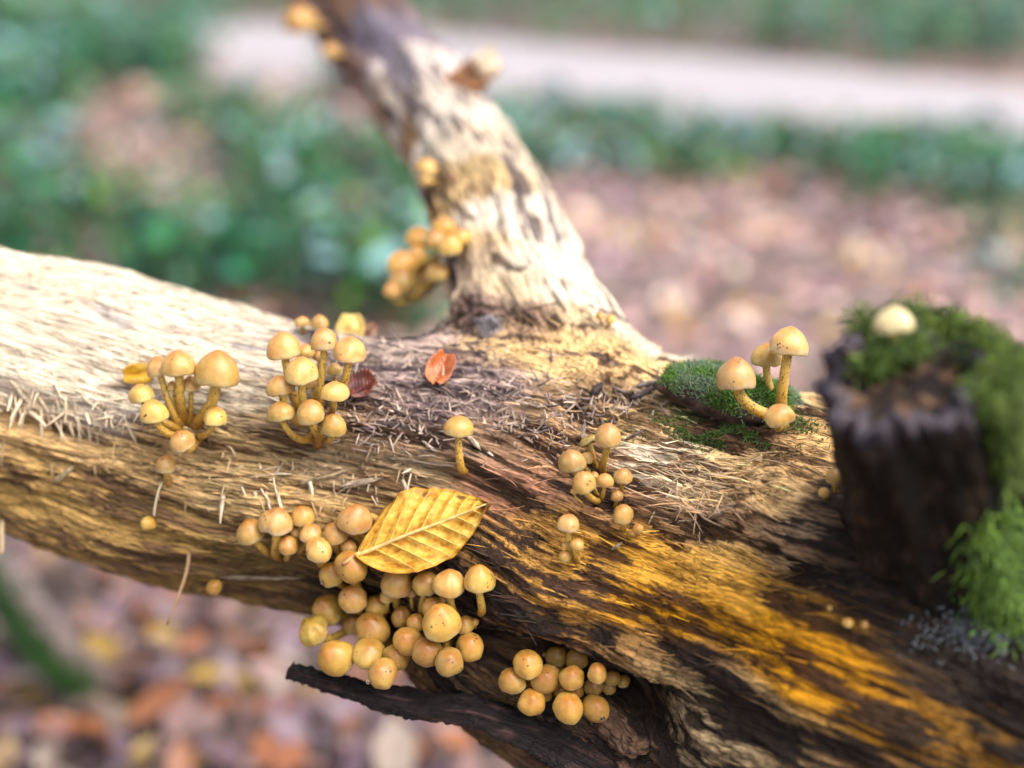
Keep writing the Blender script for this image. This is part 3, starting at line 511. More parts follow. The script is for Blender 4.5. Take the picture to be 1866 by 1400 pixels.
# B: tall tuft
mush('B', 550, 584, 27, 553, 606, label='small pale cap peeping over the ridge behind the tall tuft', dz=.004)
mush('B', 582, 586, 32, 585, 612, label='orange cap peeping over the ridge behind the tall tuft', dz=.004)
mush('B', 556, 637, 36, 560, 705, label='dull cap squeezed behind two tall caps of the tall tuft', dz=.004)
mush('B', 581, 648, 24, 583, 700, label='tiny pale cap behind the tallest stem of the tall tuft', dz=.004)
mush('B', 609, 671, 28, 610, 715, label='small brownish cap between two stems of the tall tuft', dz=.004, hue=.2)
mush('B', 569, 698, 24, 572, 740, label='tiny pale cap behind the middle cap of the tall tuft', dz=.004)
mush('B', 516, 627, 63, 550, 750, label='broad bell cap on the pale-wood side of the tall tuft', roll=-3, hr=1.25)
mush('B', 589, 615, 51, 585, 738, label='tallest egg-shaped cap on a long straight stem in the tall tuft', hr=1.3, dz=.018)
mush('B', 638, 633, 59, 612, 722, label='tall bell cap leaning towards the folded brown leaves in the tall tuft', roll=6, hr=1.25, dz=.018)
mush('B', 509, 700, 51, 555, 770, label='mid-height cap under the broad bell cap of the tall tuft', roll=-6, dz=.02, hr=1.0)
mush('B', 549, 671, 60, 562, 755, label='pointed bell cap in the middle of the tall tuft with a dark-stained stem', dz=.027, hr=1.25)
mush('B', 510, 746, 51, 570, 795, label='low round cap on a long sideways curved stem in the tall tuft', roll=-8, dz=.026)
mush('B', 610, 709, 50, 603, 768, label='domed cap beside the dark red leaf with a dark-streaked stem', dz=.024, hr=1.05)
mush('B', 565, 746, 57, 580, 805, label='large low dome at the front of the tall tuft', dz=.032, roll=-2, t=2)
mush('B', 607, 772, 45, 598, 806, label='lowest cap of the tall tuft, shiny and tilted', t=12, roll=8, dz=.026)
mush('C', 836, 772, 53, 846, 862, label='solitary mushroom with cracked cap and dark speckled stem on the shredded wood', notch=(5.4, .25, .16), dz=.014, hr=1.1)
# D
mush('D', 1071, 801, 36, 1085, 852, t=-30, roll=-25, hr=.7, gills=True, wav=.14, hue=.5, dz=.004, label='yellow flared cap showing its gills behind a taller pale cap')
mush('D', 1072, 832, 25, 1082, 872, roll=30, dz=.006, label='narrow tilted cap wedged between two pale caps near the shredded fibres')
mush('D', 1109, 790, 51, 1098, 860, dz=.018, label='tallest pale cap of the tuft beside the shredded fibres')
mush('D', 1040, 837, 49, 1072, 884, roll=-8, dz=.018, label='round pale cap with a dark dot on top in the fibre-side tuft')
mush('D', 1082, 867, 21, 1090, 905, dz=.006, label='tiny cap behind the shiny low cap of the fibre-side tuft')
mush('D', 1063, 876, 43, 1088, 915, roll=-6, t=10, hr=1.2, dz=.022, label='shiny egg-shaped low cap of the fibre-side tuft')
mush('D', 1046, 894, 13, 1064, 922, dz=.006, label='minute yellow cap at the foot of the fibre-side tuft')
mush('D', 1102, 873, 31, 1093, 912, dz=.016, label='small conical cap on a slim leaning stem in the fibre-side tuft')
mush('D', 1136, 866, 33, 1132, 897, roll=4, dz=.010, label='small pointed cap standing apart next to the shredded fibres')
mush('D', 1125, 902, 23, 1120, 924, dz=.008, label='very small cap just above the twin-lobed shiny cap')
mush('D', 1152, 970, 15, 1155, 978, t=30, dz=.004, label='minute pale knob at the base of the twin-lobed shiny cap')
mush('D', 1163, 962, 19, 1160, 975, t=20, dz=.005, label='tiny pale bud beside the twin-lobed shiny cap')
mush('D', 1136, 934, 41, 1136, 966, t=12, notch=(3.6, .3, .18), dz=.010, label='shiny orange twin-lobed cap below the fibre-side tuft')
mush('E', 1031, 992, 16, 1043, 1012, dz=.006, label='tiny cap hiding behind a slim stem on the dark wet wood')
mush('E', 1036, 950, 42, 1047, 1018, hr=1.05, dz=.012, label='greenish-tan bell cap on a slim stem on the dark wet wood')
mush('E', 1052, 989, 28, 1054, 1020, roll=12, notch=(5.9, .35, .3), dz=.012, label='small curled cap split on one side on the dark wet wood')
mush('E', 1029, 1012, 24, 1044, 1020, t=15, roll=-15, dz=.010, label='lowest small cap of the tiny group on the dark wet wood')
# F: crowded bunch under the golden leaf
F_ = lambda *a, **k: mush('F', *a, **k)
F_(538, 967, 20, 540, 1002, t=5, dz=.006, label='dim little cap between stems at the pale-wood end of the crowded bunch')
F_(551, 936, 43, 532, 992, t=6, dz=.014, label='round cap highest in the row leading to the crowded bunch')
F_(455, 964, 49, 495, 1010, t=8, roll=-16, dz=.018, label='outermost cap of the row, on a sideways stem over the tan wood')
F_(567, 968, 41, 545, 1008, t=12, roll=10, dz=.018, label='egg-shaped cap between the flared cap and the golden leaf')
F_(504, 947, 59, 506, 1015, t=0, hr=.95, dz=.024, wav=.14, notch=(1.6, .4, .08), label='flared pale cap with a wavy rim on a straight stem')
F_(523, 990, 37, 523, 1014, t=14, dz=.020, label='small low cap beside the stem of the flared pale cap')
F_(610, 966, 43, 620, 1012, t=10, dz=.016, label='smooth pale cap above the small caps, near the golden leaf stalk')
F_(579, 997, 48, 592, 1030, t=20, dz=.024, label='plump pale cap just above the wet-rimmed cap')
F_(635, 995, 28, 640, 1025, t=14, dz=.014, label='small cap tucked under the notched cap beside the leaf base')
F_(649, 941, 58, 662, 990, t=14, roll=14, notch=(5.9, .3, .22), dz=.018, label='notched rounded cap pressed against the golden leaf edge')
F_(603, 1042, 46, 640, 1078, roll=-8, dz=.020, label='glossy cap with a wet rim below the leaf stalk')
F_(639, 1027, 60, 655, 1080, t=28, dz=.030, label='large cap crossed by the stalk of the golden leaf')
F_(706, 1083, 28, 712, 1112, t=5, dz=.006, label='pale little cap behind a row of stems under the golden leaf')
F_(748, 1076, 23, 752, 1112, t=5, dz=.006, label='small cap behind the stems under the golden leaf')
F_(812, 1091, 25, 815, 1120, t=5, dz=.006, label='dim small cap behind the biggest cap of the bunch')
F_(723, 1058, 54, 738, 1118, t=16, dz=.018, label='round cap with a dark wet spot directly under the golden leaf')
F_(775, 1058, 47, 776, 1118, t=14, dz=.018, label='smooth cap touching the lower edge of the golden leaf')
F_(819, 1057, 56, 832, 1125, t=16, dz=.018, label='broad cap with orange stain under the golden leaf')
F_(873, 1051, 55, 878, 1118, t=4, roll=6, hr=1.15, flat=.7, dz=.010, label='pointed pale cone cap standing apart on a curved stem near the leaf tip')
F_(645, 1136, 36, 680, 1125, dz=.014, label='shaded cap half hidden behind two round caps of the bunch')
F_(640, 1086, 51, 672, 1110, roll=-4, dz=.026, label='round tan cap below the stalk-crossed cap')
F_(687, 1099, 42, 700, 1118, t=22, dz=.022, label='smaller round cap in the middle of the crowded bunch')
F_(594, 1107, 57, 655, 1122, t=28, roll=-14, dz=.026, label='large tan cap on the outer edge of the crowded bunch')
F_(569, 1146, 56, 650, 1138, t=20, roll=-25, hr=.85, wav=.2, hue=.75, notch=(4.4, .5, .2), dz=.022, label='lumpy olive-yellow misshapen cap sticking out of the bunch')
F_(730, 1121, 37, 735, 1135, t=26, dz=.020, label='small brown-tan cap above three lower caps of the bunch')
F_(790, 1104, 41, 790, 1128, t=20, dz=.014, label='cap mostly hidden behind the biggest cap of the bunch')
F_(757, 1132, 36, 765, 1140, t=24, dz=.022, label='small speckled cap touching the biggest cap of the bunch')
F_(865, 1133, 15, 862, 1140, t=20, dz=.006, label='minute cap peeping out next to the stem of the pointed cone cap')
F_(847, 1136, 34, 850, 1140, t=22, hue=.3, dz=.012, label='small dented olive cap between the biggest cap and the cone cap stem')
F_(677, 1140, 61, 690, 1135, t=32, dz=.034, label='large smooth orange-tan cap in the middle of the bunch')
F_(803, 1129, 69, 800, 1140, t=20, dz=.034, hr=1.15, label='biggest cap of the bunch, pale pinkish tan dome')
F_(741, 1166, 52, 745, 1150, t=34, roll=-6, dz=.034, label='orange-tan cap with a pinhole below the small speckled caps')
F_(673, 1185, 59, 700, 1148, t=30, hr=.85, roll=4, hue=.15, dz=.026, label='flattened speckled cap under the large smooth cap')
F_(857, 1175, 52, 850, 1152, t=32, roll=6, dz=.024, label='round cap with a tiny dark dot on the dark-wood side of the bunch')
F_(608, 1195, 65, 680, 1148, t=34, roll=-22, dz=.032, label='large glossy tan cap at the low outer corner of the bunch')
F_(778, 1186, 56, 778, 1155, t=38, dz=.036, label='round finely speckled cap in the lowest row of the bunch')
F_(723, 1195, 49, 735, 1155, t=36, hue=.15, dz=.028, label='cap with a water drop hanging from its rim')
F_(818, 1203, 52, 812, 1158, t=34, roll=10, hue=.1, dz=.026, label='tan cap hanging low over the dark hollow')
F_(695, 1225, 55, 715, 1160, t=42, roll=-6, hue=.15, dz=.036, label='lowest cap of the bunch, resting against the dark splintered slab')
# G
G_ = lambda *a, **k: mush('G', *a, **k)
G_(994, 1193, 10, 998, 1206, dz=.004, label='minute pale bud at the top of the hollow')
G_(1009, 1217, 32, 1012, 1225, dz=.006, label='shaded cap behind the scarred cap in the hollow bunch')
G_(1022, 1258, 26, 1025, 1256, dz=.006, label='pale underside cap low between the scarred cap and the largest lower cap')
G_(1052, 1257, 25, 1055, 1252, dz=.006, label='small dim cap above the largest lower cap in the hollow')
G_(994, 1264, 24, 1000, 1258, dz=.006, label='dim cap wedged beside the dark-speckled cap in the hollow')
G_(1016, 1193, 38, 1025, 1210, t=18, dz=.012, label='topmost small round cap of the hollow bunch')
G_(1052, 1197, 41, 1055, 1222, t=22, dz=.014, label='round cap next to the topmost cap of the hollow bunch')
G_(961, 1206, 53, 985, 1232, t=32, roll=-6, dz=.018, label='large round cap with one dark slit on the leaf side of the hollow bunch')
G_(932, 1238, 48, 965, 1245, roll=-14, dz=.016, label='outermost orange-topped cap of the hollow bunch')
G_(1082, 1250, 33, 1075, 1245, t=30, dz=.010, label='shaded smooth cap below the small egg-shaped cap')
G_(1110, 1252, 26, 1100, 1245, t=30, hue=.2, dz=.008, label='small greenish cap under the row of shrinking caps')
G_(1042, 1233, 44, 1040, 1238, t=28, dz=.022, label='smooth round cap in the middle of the hollow bunch')
G_(995, 1235, 51, 1005, 1240, t=42, dz=.026, wav=.07, label='cap with a pale scarred patch on its crown in the hollow bunch')
G_(1135, 1238, 25, 1120, 1238, t=20, hue=.2, dz=.006, label='end cap of the row of shrinking caps')
G_(1116, 1233, 29, 1105, 1238, t=20, dz=.009, label='second smallest cap in the row of shrinking caps')
G_(1088, 1224, 36, 1080, 1235, t=20, hr=1.15, dz=.014, label='egg-shaped cap that starts the row of shrinking caps')
G_(970, 1276, 48, 985, 1255, t=32, roll=-5, hue=.1, dz=.024, label='dark-speckled cap in the lower row of the hollow bunch')
G_(1036, 1287, 56, 1035, 1260, t=36, dz=.028, label='largest lower cap of the hollow bunch, shiny orange crown')
G_(1087, 1289, 49, 1075, 1258, t=36, roll=6, dz=.024, label='lowest round cap with a drop on its rim in the hollow bunch')
# H, I, J
mush('H', 1397, 643, 57, 1405, 745, dz=.010, label='middle orange mushroom on the moss pad, touching its taller neighbour')
mush('H', 1342, 680, 74, 1428, 778, roll=-6, dz=.020, label='large domed mushroom on a curved leaning stem over the moss pad')
mush('H', 1439, 619, 71, 1425, 760, dz=.016, roll=3, label='tallest orange mushroom standing on the moss pad')
mush('H', 1421, 752, 55, 1425, 782, t=4, hr=.75, wav=.2, dz=.026, label='squat wavy cap at the stem bases on the moss pad')
mush('I', 1502, 895, 21, 1508, 908, hue=.3, label='tiny yellow cap low beside the foot of the mossy stub')
mush('I', 1520, 866, 33, 1524, 900, hue=.3, label='small yellow cap on a slim stem at the foot of the mossy stub')
mush('I', 1548, 882, 24, 1555, 908, roll=-25, hue=.4, label='narrow tilted cap closest to the dark flank of the mossy stub')
# K, L, O, N: behind and far side
K_ = ((809, 411, 40, 'highest cap, tucked against the pale side branch'), (841, 428, 30, 'small cap pressed into the side branch wood'), (792, 432, 38, 'middle cap between the two highest round ones'), (764, 428, 42, 'round outer cap second from the top'), (819, 446, 38, 'cap just under the highest one, against the wood'), (762, 465, 34, 'small cap in the centre, ringed by larger ones'),
      (775, 500, 30, 'small shaded cap near the foot'), (731, 474, 50, 'largest round cap on the outer side'), (796, 493, 36, 'cap on the trunk side near the foot'), (752, 530, 34, 'lowest cap'), (733, 510, 46, 'second largest cap, below the largest'), (714, 526, 30, 'outermost small cap at the foot'))
for i, (x, y, w, lb) in enumerate(K_):
    mush('K', x, y, w * 1.18, x * .55 + 835 * .45, y * .6 + 480 * .4, t=8, dz=.012 + .002 * (i % 4), label=lb + ' of the out-of-focus bunch')
mush('L', 777, 302, 38, 797, 312, hue=.3, label='yellowish crumbly little cap on the shaded edge of the side branch', wav=.15)
mush('L', 775, 327, 24, 795, 330, hue=.2, label='smaller bud just below the crumbly yellow cap on the side branch')
mush('L', 545, 30, 64, 590, 50, roll=-8, label='round blurred orange cap at the far end of the side branch')
mush('L', 601, 90, 33, 628, 98, label='small brown cap below the round one at the far end of the side branch')
mush('O', 1094, 574, 18, 1097, 592, label='smaller of two tiny orange mushrooms on the ridge below the side branch')
mush('O', 1112, 580, 21, 1106, 596, label='larger of two tiny orange mushrooms on the ridge below the side branch')
for x, y, w in ((1597, 1039, 18), (1617, 1046, 14), (1545, 1132, 20), (1576, 1137, 17), (1512, 1107, 12)):
    mush('N', x, y, w, x, y + 6, hue=.3, label='pinhead-sized pale mushroom bud on the darkest wood below the stub')
mush('L', 390, 1069, 29, 392, 1060, t=40, hue=.3, dz=.006, label='single yellow bud under the lower edge of the tan wood')

def place():
    cache = {}
    for m in MUSH:
        t0, z0, g = CL[m['cl']]
        t = t0 if m['t'] is None else m['t']; dz = z0 if m['dz'] is None else m['dz']
        h = hit(m['bx'], m['by'])
        if h is None:                                  # the base lies behind the edge of the wood: nearest wood to it
            loc, nor, i, dist = BVH.find_nearest(Vector(P(m['bx'], m['by'], .78 if m['cl'] in 'FGABCDE' else (1.25 if m['py'] < 200 else .95))))
            n_ = np.array(nor); n_ = n_ if n_ @ (CAM - np.array(loc)) > 0 else -n_; h = (np.array(loc), n_, i)
        pb, n, _ = h
        m['pb'], m['n'] = pb, n; d = depth_of(pb) - dz
        m['w'] *= 1.05 if m['cl'] in 'FG' else 1.0; m['d'] = d; m['rc'] = m['w'] / 2 * d / FPX
        t += rnd.uniform(-4, 4); r = m['roll'] + rnd.uniform(-4, 4)
        ax = np.array([math.sin(R(r)), -math.sin(R(t)) * math.cos(R(r)), math.cos(R(t)) * math.cos(R(r))]); m['ax'] = unit(ax)
        m['vr'] = ray(m['px'], m['py'])
    for it in range(60):                               # keep caps of a bunch from running into each other
        for i in range(len(MUSH)):
            for j in range(i):
                a, b = MUSH[j], MUSH[i]
                if abs(a['px'] - b['px']) > 75 or abs(a['py'] - b['py']) > 75 or a['cl'] != b['cl']: continue
                ca, cb = CAM + a['vr'] * a['d'], CAM + b['vr'] * b['d']
                gap = np.linalg.norm(ca - cb) - .90 * (a['rc'] + b['rc'])
                if gap < 0:
                    b['d'] -= .0005
                    if depth_of(a['pb']) - a['d'] > .004: a['d'] += .0002
    for m in MUSH:                                     # no cap buried in the wood
        for _ in range(30):
            c = CAM + m['vr'] * m['d']; loc, nor, i, dist = BVH.find_nearest(Vector(c))
            if dist < m['rc'] * .75 or (c - np.array(loc)) @ (np.array(nor) if np.array(nor) @ (CAM - np.array(loc)) > 0 else -np.array(nor)) < 0: m['d'] -= .0008
            else: break
        m['rc'] = m['w'] / 2 * m['d'] / FPX
def build_mush(m, seed):
    t0, z0, g = CL[m['cl']]
    rc, ax = m['rc'], m['ax']; c = CAM + m['vr'] * m['d']; O = c - ax * (.37 * m['hr'] * rc); pb, n = m['pb'], m['n']
    root = empty('mushroom', pb, m['label'], 'mushroom', g)
    V, F, C = cap_geo(rc, ax, O, m['hr'], seed, m['notch'], m['wav'], m['flat'], m['hue'], m['cl'] in 'ABCDEH' or (m['cl'] == 'F' and m['py'] < 1000) or rnd.random() < .25)
    cap = mesh('cap', V, F, M_CAP, root, C, origin=pb)
    L = np.linalg.norm(O - pb); e = O + ax * rc * .12
    pth = bez(pb - n * .003, pb + n * L * .30 + np.array([0, 0, .06 * L]), e - ax * L * .5, e, 14); tt = np.linspace(0, 1, 14)
    sr = rc * .275 * (1 + .10 * np.cos(tt * 3.1) + .10 * (1 - tt) ** 3) * (.92 + .16 * rnd.random())
    if m['w'] < 30: sr = sr * 1.1
    V, F = tube_mesh(pth, sr, 10); V = V + rng.normal(0, rc * .006, V.shape)
    k = np.repeat(tt, 10)[:, None]; col = np.array([.27, .12, .010]) * (1 - k) + np.array([.50, .33, .07]) * k
    low = np.array([.16, .08, .02]); f = sstep(.3, .0, k + .2 * fbm(V[:, :1] * 300, V[:, 1:2] * 300, V[:, 2:] * 200, 5, 2)); col = col * (1 - f * .55) + low * f * .55
    mesh('stem', V, F, M_STEM, root, col, origin=pb)
    if m['gills']:
        ns = 72; th = np.arange(ns) / ns * 2 * math.pi; e1 = unit(np.cross(ax, [.31, .1, .9])); e2 = np.cross(ax, e1); A = []
        for rr, z in ((.9, -.12), (.55, -.06), (.25, -.02)):
            zz = z - .06 * (np.arange(ns) % 2) * (1 if rr > .3 else .3)
            A.append(O + rc * (rr * (np.cos(th)[:, None] * e1 + np.sin(th)[:, None] * e2) + zz[:, None] * ax))
        V = np.concatenate(A); mesh('gills', V, grid_faces(3, ns), M_CAP, cap, np.tile([.5, .3, .05], (len(V), 1)), origin=pb, smooth=False)
place()
for c_ in CL:
    q_ = [m['d'] for m in MUSH if m['cl'] == c_]
    if q_: print('DEPTH', c_, round(min(q_), 3), round(float(np.mean(q_)), 3), round(max(q_), 3))
for i, m in enumerate(MUSH): build_mush(m, i + 1)

# cream mushroom on the stub's mossy rim
def stub_mushroom():
    d = .578; pb = P(1627, 650, d + .006); rc = 36 * d / FPX; ax = unit([-.15, .2, 1.0]); O = P(1632, 592, d)
    root = empty('mushroom', pb, 'blurred cream mushroom with a split cap on the mossy rim of the dark stub', 'mushroom')
    V, F, C = cap_geo(rc, ax, O, .85, 77, (4.6, .3, .3), .1); C = C * .3 + np.array([.56, .48, .28]) * .7
    mesh('cap', V, F, M_CAP, root, C, origin=pb)
    V, F = tube_mesh(bez(pb - np.array([0, 0, .006]), pb + np.array([0, 0, .004]), O - ax * .004, O, 8), rc * .2, 10)
    mesh('stem', V, F, M_STEM, root, np.tile([.5, .36, .08], (len(V), 1)), origin=pb)
stub_mushroom()

# water drops under some rims
def drops():
    m, n, l, b = mat_new('water'); b.inputs['Transmission Weight'].default_value = 1; b.inputs['Roughness'].default_value = .02; b.inputs['IOR'].default_value = 1.33
    for px, py, w, lab, k in ((716, 1219, 15, 'clear water drop hanging from a cap rim above the dark slab', 'cap with a water drop'), (671, 1243, 9, 'tiny water drop on the lowest cap beside the dark slab', 'lowest cap of the bunch'), (1097, 1309, 11, 'water drop under the lowest cap in the hollow', 'lowest round cap with a drop'), (588, 1062, 8, 'tiny water drop on the rim of the glossy wet-rimmed cap', 'glossy cap with a wet rim')):
        q = [x for x in MUSH if x['label'].startswith(k)][0]; d = q['d'] - q['rc'] * .35; r = w / 2 * d / FPX; c = P(px, py, d)
        a = np.linspace(0, math.pi, 9); th = np.arange(12) / 12 * 2 * math.pi
        V = np.array([[r * math.sin(x) * math.cos(y), r * math.sin(x) * math.sin(y), r * (math.cos(x) + (.35 if x < .3 else 0))] for x in a for y in th])
        o = tag(mesh('water_drop', V, grid_faces(9, 12), m), lab, 'water drop', 'water drops on cap rims'); o.location = c
drops()

# ------------------------------------------------------------------ golden beech leaf
def golden_leaf():
    base, tip = P(652, 1010, .722), P(892, 921, .722)
    hs_ = [(x, y, hit(x, y)) for x, y in ((700, 930), (760, 900), (830, 900), (880, 925), (860, 960), (830, 1000), (760, 960), (720, 980))]
    H = np.array([h[2][0] for h in hs_]); c0 = H.mean(0); n = np.linalg.svd(H - c0)[2][2]; n = n if n @ (CAM - c0) > 0 else -n
    n = unit(n * .6 + unit(np.array([-.05, -.80, .60])) * .4)
    onp = lambda x, y: CAM + ray(x, y) * (((c0 - CAM) @ n) / (ray(x, y) @ n))
    base, tip = onp(652, 1010), onp(892, 921); e1 = unit(tip - base); L = np.linalg.norm(tip - base); n = unit(n - (n @ e1) * e1); e2 = np.cross(n, e1)      # e2: up the log
    nu, nv = 90, 61; u = np.linspace(0, 1, nu); v = np.linspace(-1, 1, nv)
    hw = .305 * np.sin(math.pi * np.clip(u, 0, 1) ** .86) ** .82 * (1 + .05 * np.cos(u * 3)) * L
    U, Vv = np.meshgrid(u, v, indexing='ij'); W = hw[:, None]
    nvn = 8.0; ph = (U - np.abs(Vv) * W / L * .85) * nvn
    saw = 1 + .018 * np.abs(((ph) % 1) - .5) * np.abs(Vv) ** 4 * 4 + .045 * fbm(U * 11, np.sign(Vv) * 3, 0, 3, 2) * np.abs(Vv) - .10 * sstep(.86, .97, U) * (vn(U * 60, Vv * 3, 0, 5) > .1)
    y = Vv * W * saw * np.where(Vv > 0, 1.0, .86)
    x = U * L + .02 * L * np.abs(Vv) * np.sin(U * math.pi)
    tri = np.abs((ph % 1) - .5) * 2                    # 1 at vein, 0 between
    z = -.0019 * (1 - tri) * np.minimum(1, np.abs(Vv) * 4) * (1 - .6 * np.abs(Vv) ** 3) + .007 * Vv ** 2 * np.where(Vv > 0, -.8, -.25) + .004 * np.sin(U * 2.6) + .0030 * vn(U * 3, Vv * 1.6, 0, 12) + .006 * np.abs(Vv) ** 3 * vn(U * 7, Vv * 2, 0, 15) + .0008 * fbm(U * 24, Vv * 12, 0, 17, 2)
    X = base + x[..., None] * e1 + y[..., None] * e2 + z[..., None] * n
    # rest the blade on what lies behind it
    lift = 0.0
    for q in X[::6, ::6].reshape(-1, 3):
        dq = q - CAM; loc, nor, i, dist = BVH.ray_cast(Vector(CAM), Vector(unit(dq)), 3)
        if loc is not None: lift = max(lift, np.linalg.norm(dq) - dist + .0012)
    for mm in MUSH:
        if mm['cl'] == 'F' and 640 < mm['px'] < 880 and mm['py'] < 1035: pass
    print('LEAF lift', lift, depth_of(base), depth_of(tip)); sh = -unit(ray(770, 960)) * lift; X = X + sh
    f1 = fbm(U * 7, Vv * 4, 0, 33, 4); f2 = fbm(U * 22, Vv * 12, 0, 35, 3)
    g = np.array([.58, .31, .035]); pale = np.array([.62, .42, .12]); org = np.array([.38, .15, .008]); brn = np.array([.14, .06, .015])
    k = sstep(-.1, .5, f1 + .5 * f2)[..., None]; col = g * (1 - k) + org * k
    k = (sstep(.75, .98, tri) * .5 + sstep(.1, .6, -f1) * .3)[..., None]; col = col * (1 - k) + pale * k
    k = (sstep(.86, .99, np.abs(Vv) + .12 * f2) * .6)[..., None]; col = col * (1 - k) + org * .8 * k
    k = sstep(.9, .99, U + .05 * f2)[..., None]; col = col * (1 - k) + brn * k
    for su, sv, sr in ((.56, .83, .035), (.80, .78, .04), (.93, .2, .03), (.90, -.45, .02)):
        d = np.hypot((U - su), (Vv - sv) * .3) + .008 * f2; k = sstep(sr, sr * .5, d)[..., None]; col = col * (1 - k) + brn * k
    root = empty('beech_leaf', base + sh, 'golden yellow beech leaf with raised pale veins lying over the crowded mushrooms', 'leaf'); og = base + sh
    b = mesh('blade', X.reshape(-1, 3), grid_faces(nu, nv, False), M_GOLD, root, col.reshape(-1, 3), origin=og)
    so_ = b.modifiers.new('thickness', 'SOLIDIFY'); so_.thickness = .0004; so_.offset = 0
    vc = lambda V, c=(.66, .46, .17): np.tile(c, (len(V), 1))
    def on(uu, vv):
        i = np.clip(uu * (nu - 1), 0, nu - 1.001); j = np.clip((vv + 1) / 2 * (nv - 1), 0, nv - 1.001); i0, j0 = i.astype(int), j.astype(int); fi, fj = (i - i0)[:, None], (j - j0)[:, None]
        return X[i0, j0] * (1 - fi) * (1 - fj) + X[i0 + 1, j0] * fi * (1 - fj) + X[i0, j0 + 1] * (1 - fi) * fj + X[i0 + 1, j0 + 1] * fi * fj
    t = np.linspace(0, .985, 40); V, F = tube_mesh(on(t, t * 0) + n * .0003, .0011 * (1 - .75 * t) + .0002, 6); mid = mesh('midrib', V, F, M_GOLD, root, vc(V), origin=og)
    for k in range(0, 8):
        for sg in (-1, 1):
            u0 = k / nvn + rnd.uniform(-.006, .006)
            if u0 > .93: continue
            a = np.linspace(0, .96, 22); uu = u0 * np.ones(22)
            for _ in range(6): uu = u0 + a * np.interp(uu, u, hw) / L * .85
            if uu[-1] > .97: a = a * .7; uu = u0 + (uu - u0) * .7
            V, F = tube_mesh(on(uu, sg * a) + n * .0002, .00046 * (1 - .7 * a) + .0001, 5); mesh('side_vein', V, F, M_GOLD, mid, vc(V, (.60, .37, .07)), origin=og)
    pt = P(624, 1029, depth_of(og) - .004); V, F = tube_mesh(bez(og + e1 * .002, og - e1 * .004, pt + e1 * .003 + n * .001, pt, 10), np.linspace(.0012, .0009, 10), 8)
    c = np.repeat(np.linspace(0, 1, 10), 8)[:, None]; mesh('petiole', V, F, M_GOLD, root, np.array([.6, .38, .12]) * (1 - c) + np.array([.22, .10, .05]) * c, origin=og)
golden_leaf()

# ------------------------------------------------------------------ small leaves lying on the log
def small_leaf(px, py, w, h, ang, fold, c1, c2, lab, lift=.004, normal=(0, -.5, .8), curl=.3, mat=None, d=None):
    hh = hit(px, py); q = P(px, py, (depth_of(hh[0]) if d is None else d) - lift); dd = depth_of(q)
    nu, nv = 26, 17; u = np.linspace(0, 1, nu); v = np.linspace(-1, 1, nv); U, V = np.meshgrid(u, v, indexing='ij')
    L = h * dd / FPX; W = w / 2 * dd / FPX
    n = unit(np.array(normal, float)); x0 = unit(np.cross([0, 1, 0.2], n)); y0 = np.cross(n, x0)
    e1 = math.cos(R(ang)) * y0 + math.sin(R(ang)) * x0; e2 = np.cross(n, e1)
    hw = W * np.sin(math.pi * (.10 + .80 * U)) ** .6 * (1 + .10 * vn(U * 5, np.sign(V) * 2, 0, int(px) + 3))
    y = V * hw; z = fold * np.abs(V) * W + curl * L * (U - .5) ** 2 + .0006 * np.sin((U - np.abs(V) * .25) * 50) + .002 * vn(U * 3, V * 2, 0, int(px))
    X = q + ((U - .5) * L)[..., None] * e1 + y[..., None] * e2 + z[..., None] * n
    f = sstep(-.3, .4, fbm(U * 6, V * 3, 0, int(py), 3))[..., None]; col = np.array(c1) * (1 - f) + np.array(c2) * f
    o = empty('small_leaf', q, lab, 'leaf')
    b = mesh('blade', X.reshape(-1, 3), grid_faces(nu, nv, False), mat or M_LITTER, o, col.reshape(-1, 3), origin=q); b.modifiers.new('t', 'SOLIDIFY').thickness = .0004
    V_, F_2 = tube_mesh(X[1:, nv // 2] + n * .0002, np.linspace(.0008, .0003, nu - 1), 5); mesh('midrib', V_, F_2, mat or M_LITTER, o, np.tile(np.array(c1) * 1.2, (len(V_), 1)), origin=q)
small_leaf(802, 677, 50, 70, 18, .5, (.42, .12, .03), (.28, .07, .02), 'glossy orange-brown folded leaf on the shredded wood', lift=.010, normal=(.1, -.55, .8))
small_leaf(660, 706, 52, 56, 60, .45, (.16, .04, .025), (.08, .02, .015), 'curled dark red leaf beside the tall mushroom tuft', lift=.008, normal=(-.1, -.6, .75))
small_leaf(256, 682, 40, 60, 80, .35, (.55, .30, .02), (.40, .22, .02), 'torn yellow leaf behind the tuft on the pale log end', lift=.006, normal=(0, -.8, .5))
small_leaf(642, 604, 56, 60, 10, .3, (.62, .45, .13), (.5, .33, .08), 'pale yellow curled leaf behind the tall mushroom tuft', lift=.008, normal=(-.2, -.75, .6), d=.842)
small_leaf(668, 612, 24, 50, 20, .6, (.28, .13, .07), (.2, .08, .04), 'narrow brown leaf edge next to the pale yellow curled leaf', lift=.006, normal=(.3, -.7, .6), d=.845)

